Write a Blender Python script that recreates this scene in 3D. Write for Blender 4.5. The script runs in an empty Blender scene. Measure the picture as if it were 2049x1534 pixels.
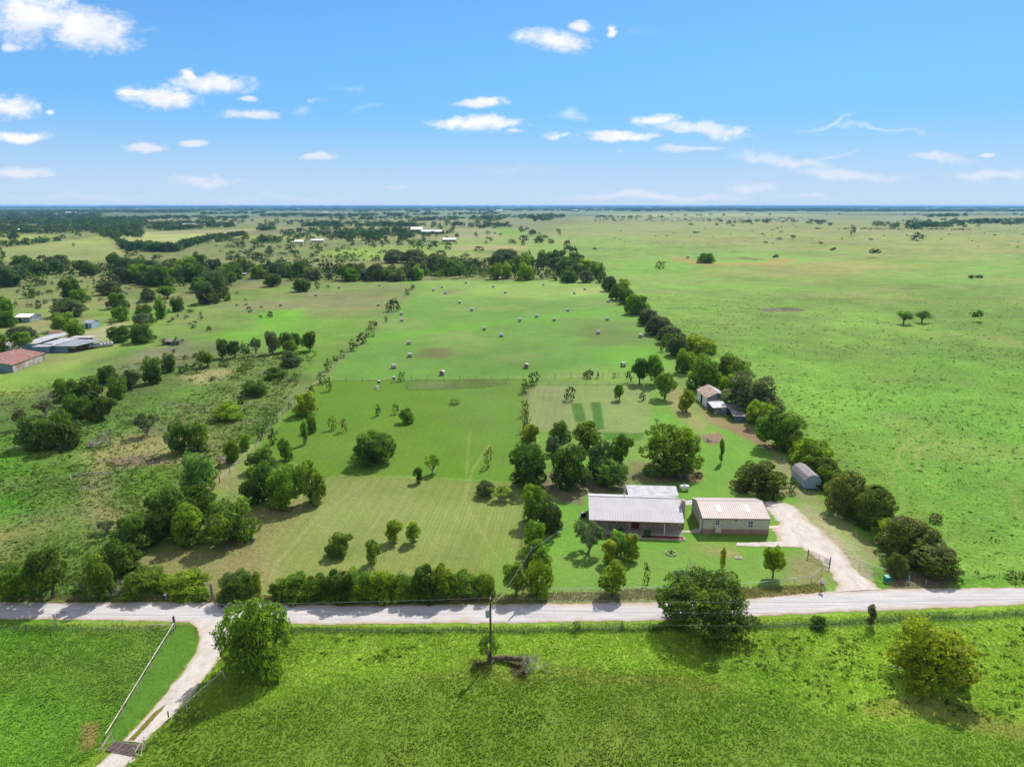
import bpy, math, random
import numpy as np
R = math.radians
sc = bpy.context.scene
col = sc.collection
random.seed(7); RNG = np.random.default_rng(11)

# ------------------------------------------------------------------ camera
F = 1421.0; CX, CY = 1024.5, 767.0; PITCH = math.atan((767-411)/F); HC = 55.0
cam = bpy.data.cameras.new('camera'); camo = bpy.data.objects.new('camera', cam); col.objects.link(camo)
cam.sensor_width = 36; cam.lens = F/2049*36; cam.clip_start = 0.5; cam.clip_end = 90000
camo.location = (0, 0, HC); camo.rotation_euler = (R(90)-PITCH, 0, 0)
sc.camera = camo
sp, cp = math.sin(PITCH), math.cos(PITCH)
def G(px, py, z=0.0):
    """ground point seen at a photograph pixel"""
    a = (px-CX)/F; b = (CY-py)/F
    t = (z-HC)/(-sp+b*cp)
    return (a*t, (cp+b*sp)*t)

# ------------------------------------------------------------------ light, sky, exposure
SUN_EL, SUN_AZ = 47.0, 27.0          # azimuth clockwise from +Y
sun = bpy.data.lights.new('sun', 'SUN'); suno = bpy.data.objects.new('sun', sun); col.objects.link(suno)
sun.energy = 4.3; sun.angle = R(0.55); sun.color = (1.0, 0.955, 0.88)
suno.rotation_euler = (R(90-SUN_EL), 0, -R(SUN_AZ)+math.pi)
suno.location = (0, 0, 200)
sc.view_settings.view_transform = 'Standard'; sc.view_settings.look = 'None'
sc.view_settings.exposure = 0.62; sc.view_settings.gamma = 1.0

world = bpy.data.worlds.new('World'); sc.world = world; world.use_nodes = True
wt = world.node_tree; wt.nodes.clear()
class N:
    """tiny node helper"""
    def __init__(s, t): s.t = t
    def n(s, typ, **k):
        nd = s.t.nodes.new(typ)
        for a, v in k.items(): setattr(nd, a, v)
        return nd
    def l(s, a, b): s.t.links.new(a, b)
    def inp(s, nd, key, v):
        if hasattr(v, 'is_output') or isinstance(v, bpy.types.NodeSocket): s.l(v, nd.inputs[key])
        else: nd.inputs[key].default_value = v
    def math(s, op, a, b=0.0, c=0.0, clamp=False):
        nd = s.n('ShaderNodeMath', operation=op, use_clamp=clamp)
        s.inp(nd, 0, a); s.inp(nd, 1, b); s.inp(nd, 2, c); return nd.outputs[0]
    def vmath(s, op, a, b=(0, 0, 0)):
        nd = s.n('ShaderNodeVectorMath', operation=op); s.inp(nd, 0, a); s.inp(nd, 1, b); return nd
    def ss(s, v, lo, hi, a=0.0, b=1.0):
        nd = s.n('ShaderNodeMapRange', interpolation_type='SMOOTHSTEP')
        s.inp(nd, 0, v)
        for k, q in zip((1, 2, 3, 4), (lo, hi, a, b)): s.inp(nd, k, q)
        return nd.outputs[0]
    def mix(s, f, a, b, blend='MIX'):
        nd = s.n('ShaderNodeMix', data_type='RGBA', blend_type=blend)
        s.inp(nd, 0, f); s.inp(nd, 6, a); s.inp(nd, 7, b); return nd.outputs[2]
    def noise(s, vec, scale, detail=3, rough=0.55):
        nd = s.n('ShaderNodeTexNoise'); s.inp(nd, 'Vector', vec); nd.inputs['Scale'].default_value = scale
        nd.inputs['Detail'].default_value = detail; nd.inputs['Roughness'].default_value = rough
        return nd.outputs[0]
w = N(wt)
sky = w.n('ShaderNodeTexSky', sky_type='NISHITA', sun_disc=False)
sky.sun_elevation = R(SUN_EL); sky.sun_rotation = R(SUN_AZ); sky.altitude = 200
sky.air_density = 1.0; sky.dust_density = 0.6; sky.ozone_density = 1.6
tc = w.n('ShaderNodeTexCoord')
sep = w.n('ShaderNodeSeparateXYZ'); w.l(tc.outputs['Generated'], sep.inputs[0])
yy = w.math('MAXIMUM', sep.outputs[1], 0.02)
u = w.math('DIVIDE', sep.outputs[0], yy); v = w.math('DIVIDE', sep.outputs[2], yy)
uv = w.n('ShaderNodeCombineXYZ'); w.l(u, uv.inputs[0]); w.l(v, uv.inputs[1])
stretch = w.vmath('MULTIPLY', uv.outputs[0], (1.0, 1.7, 1.0)).outputs[0]
warp_n = w.n('ShaderNodeTexNoise'); w.l(stretch, warp_n.inputs['Vector']); warp_n.inputs['Scale'].default_value = 11; warp_n.inputs['Detail'].default_value = 5; warp_n.inputs['Roughness'].default_value = 0.6
wsub = w.vmath('SUBTRACT', warp_n.outputs['Color'], (0.5, 0.5, 0.5)).outputs[0]
wsc = w.vmath('MULTIPLY', wsub, (0.05, 0.022, 0)).outputs[0]
puv = w.vmath('ADD', uv.outputs[0], wsc).outputs[0]
wsc2 = w.vmath('MULTIPLY', wsub, (0.16, 0.05, 0)).outputs[0]
cuv = w.vmath('ADD', uv.outputs[0], wsc2).outputs[0]
def sky_dir(px, py):
    a = (px-CX)/F; b = (CY-py)/F; d = cp+b*sp
    return a/d, (-sp+b*cp)/d
def cloud_field(vec, lst):
    best = None
    for (px, py, rx, ry, rot, st) in lst:
        cu, cv = sky_dir(px, py)
        mp = w.n('ShaderNodeMapping', vector_type='TEXTURE'); w.l(vec, mp.inputs[0])
        mp.inputs['Location'].default_value = (cu, cv, 0); mp.inputs['Rotation'].default_value = (0, 0, R(rot))
        mp.inputs['Scale'].default_value = (rx/F, ry/F, 1)
        ln = w.vmath('LENGTH', mp.outputs[0]).outputs['Value']
        d = w.math('SUBTRACT', 1.0, ln)
        if st < 1: d = w.math('MULTIPLY', w.math('MAXIMUM', d, 0.0), st)
        best = d if best is None else w.math('MAXIMUM', best, d)
    return best
PUFFY = [(70,38,130,56,0,1),(182,62,122,46,0,1),(20,92,26,12,0,1),(322,192,92,28,0,1),(425,166,92,24,0,1),(262,184,40,9,0,1),(385,150,26,18,0,1),
 (18,216,66,27,0,1),(92,229,12,8,0,1),(42,279,80,15,0,1),(34,346,85,13,0,1),(290,293,56,12,0,1),(386,287,30,9,0,1),(632,313,42,10,0,1),
 (965,208,66,13,0,1),(948,247,116,17,0,1),(1030,262,22,6,0,1),(1108,82,86,24,-6,1),(1160,54,32,15,0,1),(1226,58,15,15,-30,1),(1308,239,58,13,0,1),
 (1236,271,108,14,0,1),(1205,277,66,10,0,1),(505,229,66,11,0,1),(494,198,26,7,0,1),(1974,309,20,6,0,1)]
WISPY = [(1400,262,120,15,-9,.9),(1470,270,50,9,15,.9),(1390,300,76,9,0,.9),(1580,330,130,15,-8,1.0),(1700,352,130,15,-2,1.2),(1640,318,120,8,12,.5),(1880,309,90,10,-5,1.0),
 (1990,346,90,18,0,.8),(415,359,90,11,-3,.8),(1300,392,260,13,1,.8),(1508,372,60,15,0,.7),(1142,228,58,15,0,.45),(1660,238,60,9,20,.5),(1760,250,150,7,-8,.45),
 (1102,267,30,7,0,.7),(600,212,36,12,0,.45),(628,193,18,7,0,.6),(690,170,26,14,0,.25),(815,374,80,8,3,.4),(1020,340,140,10,0,.3),(1610,398,80,7,0,.6),(160,395,220,10,0,.35),(560,395,260,8,0,.3),(1240,303,18,7,0,.5),(730,212,40,8,0,.25),(1290,62,40,10,0,.15)]
pf = cloud_field(puv, PUFFY); wf = cloud_field(cuv, WISPY)
cn = w.noise(stretch, 26, 6, 0.62); cn2 = w.noise(stretch, 70, 4, 0.6)
pe = w.math('ADD', pf, w.math('MULTIPLY', w.math('SUBTRACT', cn, 0.5), 1.5))
pe = w.math('ADD', pe, w.math('MULTIPLY', w.math('SUBTRACT', cn2, 0.5), 0.7))
pa = w.math('MULTIPLY', w.ss(pe, 0.0, 0.8), .97)
pa = w.math('MULTIPLY', pa, w.ss(pf, -0.12, 0.12))
we = w.math('MULTIPLY', wf, w.math('ADD', w.math('MULTIPLY', cn, 1.2), 0.35))
wa = w.math('MULTIPLY', w.ss(we, 0.0, 0.8), 0.8)
front = w.ss(sep.outputs[1], 0.05, 0.2)
alpha = w.math('MULTIPLY', w.math('MAXIMUM', pa, wa), front)
zz = sep.outputs[2]
skytint = w.mix(1.0, sky.outputs[0], (.185, .36, .565, 1), 'MULTIPLY')
skyc = w.mix(w.ss(zz, 0.03, 0.38, 0.80, 0.0), skytint, (.98, 2.5, 4.4, 1))     # air thickening towards the horizon
skyc = w.mix(w.ss(zz, -0.01, 0.13, 0.97, 0.0), skyc, (2.55, 3.2, 4.0, 1))
shade = w.ss(w.noise(w.vmath('ADD', stretch, (0, .012, 0)).outputs[0], 20, 4, .55), 0.38, 0.6)
up = w.vmath('ADD', puv, (0, .012, 0)).outputs[0]
BIG = [c_ for c_ in PUFFY if c_[3] >= 14]
grad = w.math('SUBTRACT', cloud_field(up, BIG), cloud_field(puv, BIG))
shade = w.math('MULTIPLY', w.math('ADD', w.math('MULTIPLY', shade, .45), .55), w.ss(grad, .35, -.25, 0.15, 1.0))
cl = w.mix(shade, (3.3, 3.6, 4.25, 1), (4.55, 4.55, 4.65, 1))
# unseen loose cumulus added overhead and behind for brighter, more neutral ambient light
hi = w.ss(w.noise(tc.outputs['Generated'], 3.2, 6, 0.6), 0.42, 0.56)
hm = w.math('MAXIMUM', w.ss(zz, 0.34, 0.5), w.math('MULTIPLY', w.ss(sep.outputs[1], 0.1, -0.2), w.ss(zz, 0.0, 0.1)))
alpha = w.math('MAXIMUM', alpha, w.math('MULTIPLY', hi, hm))
final = w.mix(alpha, skyc, cl)
bg = w.n('ShaderNodeBackground'); w.l(final, bg.inputs[0]); bg.inputs[1].default_value = 0.15
wo = w.n('ShaderNodeOutputWorld'); w.l(bg.outputs[0], wo.inputs[0])

# ------------------------------------------------------------------ numpy noise and colours
def vnoise(x, y, s, seed=0):
    x = np.asarray(x, float)/s; y = np.asarray(y, float)/s
    xi = np.floor(x).astype(np.int64); yi = np.floor(y).astype(np.int64)
    fx = x-xi; fy = y-yi; fx = fx*fx*(3-2*fx); fy = fy*fy*(3-2*fy)
    def h(a, b):
        n = (a*374761393 + b*668265263 + seed*974711) & 0x7fffffff
        n = ((n ^ (n >> 13))*1274126177) & 0x7fffffff
        return ((n ^ (n >> 16)) & 0xffff)/65535.0
    return (h(xi, yi)*(1-fx)+h(xi+1, yi)*fx)*(1-fy)+(h(xi, yi+1)*(1-fx)+h(xi+1, yi+1)*fx)*fy
def fbm(x, y, s, seed=0, o=3):
    t = 0; a = 1.0; m = 0
    for i in range(o): t = t+a*vnoise(x, y, s/2**i, seed+i*7); m += a; a *= .55
    return t/m
KEXP = 1.75
def C(r, g, b, k=None):
    q = [(c/255.0) for c in (r, g, b)]
    if g > r*1.04 and g > b: q[0] *= 1.03; q[1] *= .965; q[2] *= .93
    return np.array([(((c+0.055)/1.055)**2.4 if c > 0.04 else c/12.92)/(k or KEXP) for c in q])

# regions: (pixel outline, colour, softness as a share of distance, rough, dry, stripe)
REG = [
 # far country; sunlit and cloud-shadowed patches are put into the field colours
 ([(-900,413.2),(3000,413.2),(3000,452),(-900,452)], C(84,112,74), .05, .5, .4, 0),
 ([(-900,436),(1150,436),(1150,470),(-900,470)], C(128,146,98), .05, .5, .5, 0),
 ([(380,424),(1100,424),(1120,432),(330,432)], C(112,146,104), .03, .3, .2, 0),
 ([(650,420),(2300,419),(2300,427),(900,429)], C(120,150,108), .03, .3, .2, 0),
 ([(1130,433),(2400,430),(2400,446),(1150,447)], C(132,156,106), .03, .6, .5, 0),
 ([(1180,428),(1500,427),(1700,431),(1300,434)], C(168,172,116), .02, .3, .5, 0),
 ([(1130,446),(2500,444),(2500,500),(1130,500)], C(136,160,84), .03, .8, .7, 0),
 ([(1120,450),(1500,448),(1480,470),(1150,470)], C(140,168,88), .03, .6, .4, 0),
 ([(-900,455),(900,455),(1180,520),(1180,600),(-900,640)], C(124,146,82), .03, .9, .6, 0),
 ([(-200,500),(20,494),(230,470),(262,500),(270,512),(190,522),(-200,528)], C(152,172,100), .006, .3, .5, 0),
 ([(150,482),(215,470),(235,485),(150,492)], C(166,190,96), .02, .3, .2, 0),
 ([(-200,470),(110,470),(70,486),(-200,496)], C(160,185,90), .02, .3, .2, 0),
 ([(232,476),(262,465),(540,457),(470,470),(300,492),(262,494)], C(184,204,124), .006, .3, .3, 0),  # sunlit field, its brightness put into the colour
 ([(300,464),(560,456),(580,462),(300,470)], C(168,165,112), .006, .3, .3, 0),
 ([(470,465),(640,453),(700,466),(520,472)], C(132,130,88), .01, .5, .5, 0),
 ([(480,472),(700,467),(760,474),(450,482)], C(152,178,84), .02, .5, .2, 0),
 ([(640,500),(800,490),(960,500),(1000,520),(700,520)], C(140,172,76), .03, .6, .3, 0),
 ([(660,502),(740,498),(760,510),(650,512)], C(138,182,62), .02, .4, .1, 0),
 ([(905,458),(992,456),(1004,478),(925,478)], C(158,162,108), .004, .2, .3, 0),
 ([(992,456),(1044,457),(1062,480),(1004,478)], C(128,176,72), .004, .3, .1, 0),
 ([(880,478),(1130,476),(1135,500),(870,500)], C(134,180,74), .01, .4, .2, 0),
 ([(918,489),(1062,490),(1044,501),(900,500)], C(164,174,104), .006, .3, .3, 0),
 ([(1062,490),(1140,490),(1160,530),(1000,530)], C(132,180,70), .01, .5, .1, 0),
 # big pasture to the right
 ([(1155,470),(2600,466),(2600,1180),(1920,1160),(1780,1040),(1560,860),(1370,680),(1200,545),(1140,490)], C(126,178,70), .01, .9, .35, 0),
 ([(1200,468),(2600,466),(2600,500),(1700,520),(1400,490)], C(146,168,88), .06, .9, .9, 0),
 ([(1240,500),(1700,505),(1500,548),(1250,545)], C(120,184,60), .08, .7, .1, 0),
 ([(1390,545),(1700,518),(1860,532),(1600,560)], C(152,168,84), .06, .6, .9, 0),
 ([(1600,560),(1900,690),(2300,720),(2300,560)], C(120,166,66), .10, .8, .5, 0),
 ([(1560,760),(1800,900),(2100,1080),(2300,1080),(2300,900),(1900,760)], C(122,184,70), .10, .9, .35, 0),
 ([(1340,510),(1360,512),(1420,526),(1530,524),(1560,516),(1600,519),(1560,531),(1420,533),(1345,521)], C(170,158,70), .006, .5, .6, 0),
 ([(1475,515),(1530,517),(1515,521),(1480,518)], C(96,84,60), .003, .3, .3, 0),
 ([(1516,620),(1540,616),(1590,617),(1612,622),(1580,625),(1530,624)], C(120,116,92), .003, .3, .3, 0),
 ([(1534,617),(1590,615),(1616,622),(1590,619)], C(86,70,52), .002, .3, .2, 0),
 ([(1330,615),(1400,617),(1402,618),(1330,616.5)], C(92,130,50), .002, .5, .2, 0),
 # hay field and its neighbours
 ([(800,560),(840,562),(1200,560),(1235,600),(1330,700),(1370,755),(1260,752),(660,760),(668,735)], C(112,168,66), .006, .35, .35, 0),
 ([(850,563),(1195,562),(1220,590),(1100,600),(880,590)], C(138,188,84), .05, .3, .3, 0),
 ([(760,700),(1000,690),(1250,700),(1330,740),(1000,745),(780,735)], C(104,160,62), .06, .35, .3, 0),
 ([(730,676),(870,660),(1010,642),(1180,622),(1260,612),(1262,618),(1180,629),(1010,649),(860,668),(735,684)], C(112,178,54), .010, .4, 0, 0),
 ([(1145,578),(1210,574),(1215,586),(1150,590)], C(166,204,110), .012, .3, .3, 0),
 ([(895,580),(920,578),(918,588),(890,588)], C(128,134,88), .02, .3, .2, 0),
 ([(845,695),(900,695),(900,718),(840,716)], C(112,128,72), .012, .3, .2, 0),
 ([(1150,640),(1260,650),(1290,700),(1180,695)], C(108,142,72), .04, .3, .2, 0),
 ([(1170,700),(1300,690),(1350,735),(1250,745)], C(108,174,54), .03, .3, .1, 0),
 ([(420,585),(640,566),(835,566),(770,640),(640,760),(560,830),(470,870),(300,800),(280,740),(320,640)], C(122,160,76), .01, .7, .35, 0),
 ([(560,590),(760,575),(800,575),(740,625),(600,625),(480,615)], C(134,148,96), .05, .6, .3, 0),
 ([(505,628),(610,618),(600,645),(560,665),(520,650)], C(110,192,42), .012, .5, 0, 0),
 ([(400,680),(560,640),(680,640),(640,720),(560,700)], C(116,182,54), .05, .5, .1, 0),
 ([(640,640),(740,650),(640,750),(600,740)], C(112,166,58), .04, .5, .15, 0),
 # rough pasture on the left
 ([(-600,760),(0,730),(250,700),(470,690),(640,760),(500,890),(440,960),(330,1060),(200,1100),(160,1200),(-600,1200)], C(104,142,66), .01, 1.0, .35, 0),
 ([(-600,700),(60,740),(130,720),(230,690),(330,650),(300,640),(120,700),(0,690),(-600,600)], C(130,170,76), .02, .5, .3, 0),
 ([(-400,770),(60,735),(180,700),(250,640),(262,640),(210,700),(130,745),(40,790),(-400,820)], C(148,190,78), .02, .3, .2, 0),
 ([(-300,860),(100,820),(280,880),(300,1000),(60,1080),(-300,1080)], C(104,144,64), .06, 1.0, .2, 0),
 ([(-10,880),(70,905),(40,930),(-10,960)], C(92,164,34), .03, .7, 0, 0),
 ([(-10,1000),(45,990),(40,1040),(-10,1050)], C(90,170,34), .03, .7, 0, 0),
 ([(170,905),(260,870),(420,875),(430,895),(340,930),(220,935),(205,985),(260,1040),(240,1060),(200,1030),(170,960)], C(146,150,88), .02, .8, .8, 0),
 ([(190,918),(300,905),(350,925),(230,935)], C(132,118,104), .012, .6, .4, 0),
 ([(215,945),(330,935),(370,950),(330,1000),(250,985)], C(100,152,46), .015, .8, .1, 0),
 ([(425,890),(480,900),(490,980),(430,970)], C(138,142,88), .02, .7, .6, 0),
 ([(-10,1045),(110,1050),(60,1095),(120,1120),(-10,1125)], C(152,156,90), .04, .8, .8, 0),
 ([(0,660),(120,640),(200,680),(200,712),(60,735),(0,700)], C(140,162,96), .03, .5, .5, 0),
 ([(165,665),(245,640),(262,650),(190,690)], C(172,172,124), .01, .3, .3, 0),
 ([(60,600),(170,590),(160,650),(80,660)], C(150,160,104), .04, .5, .6, 0),
 ([(240,740),(330,735),(420,690),(350,680),(240,720)], C(126,128,96), .03, .6, .5, 0),
 ([(360,755),(440,735),(470,742),(400,770)], C(168,164,108), .02, .4, .6, 0),
 ([(30,740),(200,730),(170,770),(20,790)], C(122,176,70), .04, .3, .2, 0),
 # lower straw lawn, bright lawn
 ([(655,952),(1020,962),(1058,1000),(1046,1060),(1060,1160),(1000,1195),(560,1195),(280,1120),(400,1060),(515,1010),(600,950)], C(128,154,74), .010, .25, .22, .7),
 ([(270,1110),(420,1095),(520,1020),(640,985),(560,1080),(520,1190),(300,1180)], C(136,146,90), .02, .7, .6, .3),
 ([(640,1000),(1030,1000),(1040,1060),(900,1075),(620,1080)], C(138,166,84), .04, .25, .4, 1),
 ([(960,1100),(1035,1105),(1030,1170),(975,1180)], C(120,166,70), .03, .25, .2, .6),
 ([(565,1090),(700,1100),(760,1130),(600,1140)], C(128,158,74), .03, .25, .3, .6),
 ([(640,762),(1046,760),(1052,880),(1020,962),(840,953),(700,950),(648,953),(600,930),(500,905),(528,880)], C(98,148,34), .003, .15, .12, .14),
 ([(900,775),(1040,770),(1046,850),(1020,930),(960,930)], C(104,152,54), .04, .15, .1, .14),
 ([(810,765),(830,758),(1022,758),(1022,768),(960,776),(820,781)], C(108,142,64), .004, .9, .2, 0),
 ([(1050,770),(1072,770),(1056,880),(1048,880)], C(118,128,72), .008, .6, .6, 0),
 # garden and yard
 ([(1064,772),(1330,768),(1352,820),(1300,866),(1140,862),(1060,862),(1058,820)], C(136,168,96), .004, .3, .25, .3),
 ([(1064,772),(1135,772),(1140,860),(1060,860)], C(140,164,104), .012, .4, .4, 1.0),
 ([(1142,807),(1164,806),(1174,842),(1152,845)], C(84,134,48), .0015, .7, 0, 0),
 ([(1182,804),(1201,803),(1210,858),(1192,860)], C(82,132,46), .0015, .7, 0, 0),
 ([(1202,863),(1290,865),(1290,882),(1210,880)], C(84,142,46), .003, .3, 0, 0),
 ([(1300,768),(1350,764),(1400,830),(1500,880),(1640,1000),(1740,1110),(1600,1165),(1370,1180),(1090,1190),(1050,1060),(1060,960),(1140,925),(1260,900),(1300,860)], C(112,172,62), .006, .25, .25, .1),
 ([(1310,765),(1345,762),(1370,800),(1410,850),(1400,860),(1345,820)], C(150,158,98), .01, .4, .6, 0),
 ([(1100,1110),(1300,1090),(1620,1110),(1640,1160),(1090,1188)], C(120,170,72), .02, .2, .3, .1),
 ([(1395,870),(1438,864),(1452,880),(1420,892)], C(148,126,98), .003, .5, .4, 0),
 ([(1060,950),(1120,940),(1260,940),(1262,985),(1170,990),(1160,1010),(1100,1000),(1062,990)], C(128,124,90), .008, .4, .4, 0),
 ([(1262,920),(1390,935),(1400,962),(1300,968),(1255,965)], C(124,128,84), .008, .4, .4, 0),
 ([(1385,942),(1412,944),(1408,962),(1376,966)], C(160,140,90), .006, .4, .4, 0),
 ([(1395,815),(1440,835),(1500,850),(1560,900),(1540,905),(1470,868),(1420,845)], C(144,126,92), .008, .4, .4, 0),
 ([(1535,900),(1600,930),(1590,960),(1700,1060),(1760,1110),(1740,1122),(1700,1080),(1640,1010),(1575,990),(1520,990),(1480,985),(1470,965),(1560,950)], C(150,150,100), .012, .4, .5, 0),
 ([(1045,1060),(1060,1060),(1070,1200),(1040,1200)], C(128,140,80), .008, .6, .4, 0),
 ([(1380,1090),(1400,1078),(1470,1085),(1480,1100),(1420,1102)], C(138,160,88), .02, .2, .4, 0),
 ([(1430,1098),(1452,1096),(1474,1106),(1448,1112)], C(176,158,110), .006, .3, .4, 0),
 ([(1580,1110),(1640,1100),(1660,1140),(1640,1170),(1560,1160)], C(142,152,100), .02, .5, .6, 0),
 ([(1600,1005),(1640,1040),(1680,1075),(1710,1110),(1740,1140),(1770,1172),(1740,1172),(1690,1120),(1640,1075),(1590,1020)], C(190,178,150), .02, .7, .6, 0),
 # verges
 ([(-600,1192),(420,1192),(1000,1192),(1090,1190),(1370,1184),(1650,1165),(1650,1190),(1500,1200),(1000,1208),(-600,1208)], C(128,136,78), .006, .9, .6, 0),
 ([(1060,1185),(1310,1178),(1310,1204),(1060,1204)], C(150,150,104), .006, .6, .4, 0),
 ([(1750,1130),(1900,1150),(2600,1160),(2600,1176),(1900,1180),(1740,1182)], C(104,160,48), .006, .9, .3, 0),
 ([(1780,1140),(1900,1155),(1900,1178),(1780,1180)], C(132,120,92), .008, .6, .4, 0),
 ([(-600,1238),(600,1245),(1000,1245),(1400,1236),(2049,1208),(2700,1190),(2700,1800),(-600,1800)], C(138,182,60), .004, 1.0, .4, 0),
 ([(-600,1250),(1000,1258),(1400,1250),(2100,1225),(2700,1210),(2700,1226),(2100,1238),(1400,1262),(1000,1268),(-600,1262)], C(80,118,44), .006, 1.0, .3, 0),
 ([(280,1262),(345,1262),(215,1470),(150,1534),(-700,1800),(-700,1262)], C(112,166,56), .006, .9, .2, 0),
 ([(345,1250),(392,1250),(398,1290),(330,1390),(235,1485),(212,1478)], C(92,148,46), .004, .4, .05, 0),
 ([(-200,2000),(180,1534),(420,1430),(700,1370),(1000,1350),(1300,1358),(1500,1390),(1700,1440),(2049,1480),(2700,1600),(2700,2400)], C(114,154,52), .025, .4, .12, 0),
 ([(840,1360),(1000,1340),(1160,1345),(1400,1365),(1500,1375),(1500,1385),(1300,1372),(1000,1356)], C(136,162,68), .02, .7, .6, 0),
 ([(1760,1400),(1850,1390),(2049,1450),(2049,1480),(1850,1440),(1720,1420)], C(148,158,80), .02, .8, .8, 0),
 ([(1420,1330),(1600,1340),(1560,1400),(1440,1370)], C(124,174,56), .03, .9, .2, 0),
 ([(935,1325),(985,1318),(980,1338),(945,1345)], C(110,104,56), .008, .9, .3, 0),  # brown shadow beside the pole shrub, painted into the ground
 ([(1000,1310),(1060,1320),(1050,1362),(1030,1350)], C(98,92,56), .008, .9, .3, 0),
 ([(165,1450),(200,1440),(190,1490),(160,1500)], C(176,160,92), .006, .9, .5, 0),
]
LINES = [ # worn tracks: points, half width m, colour
 ([(1870,858),(1820,880),(1796,905),(1795,925),(1815,945),(1860,968),(1900,985)], .35, C(176,190,118)),
 ([(1880,885),(1845,895),(1830,915),(1838,935),(1870,955)], .35, C(170,186,112)),
 ([(1750,925),(1790,955)], .3, C(168,186,108)),
 ([(2010,960),(2030,1000),(2049,1040)], .4, C(160,184,104)),
 ([(980,890),(945,940),(930,1000),(960,1060),(1000,1120)], .25, C(170,180,112)),
 ([(940,860),(930,1000)], .2, C(150,172,98)),
 ([(515,1190),(560,1120),(640,1030),(740,960)], .3, C(172,170,122)),
 ([(740,1060),(765,1025)], .25, C(186,182,130)), ([(768,1050),(795,1022)], .2, C(186,182,130)),
 ([(640,953),(700,950),(840,953),(1020,961)], .35, C(84,130,44)),
 ([(660,762),(1046,759)], .5, C(92,118,52)),
 ([(1062,770),(1300,769)], .35, C(112,118,64)),
 ([(640,760),(560,830),(515,890),(440,960)], .8, C(150,150,90)),
 ([(835,565),(770,640),(700,700),(640,760)], 1.0, C(140,140,96)),
 ([(1195,562),(1250,600),(1330,690),(1375,755)], 1.2, C(140,140,84)),
 ([(630,462),(655,460),(680,464)], 3.0, C(214,206,180)),
 ([(1000,478),(880,483),(930,486)], 2.5, C(186,160,126)),
 ([(1202,864),(1275,866)], .4, C(176,168,126)),
]
TH = 3.0
def dist_seg(X, Y, ax, ay, bx, by):
    dx, dy = bx-ax, by-ay; L = dx*dx+dy*dy+1e-9
    t = np.clip(((X-ax)*dx+(Y-ay)*dy)/L, 0, 1)
    return np.hypot(X-ax-t*dx, Y-ay-t*dy)
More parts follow.
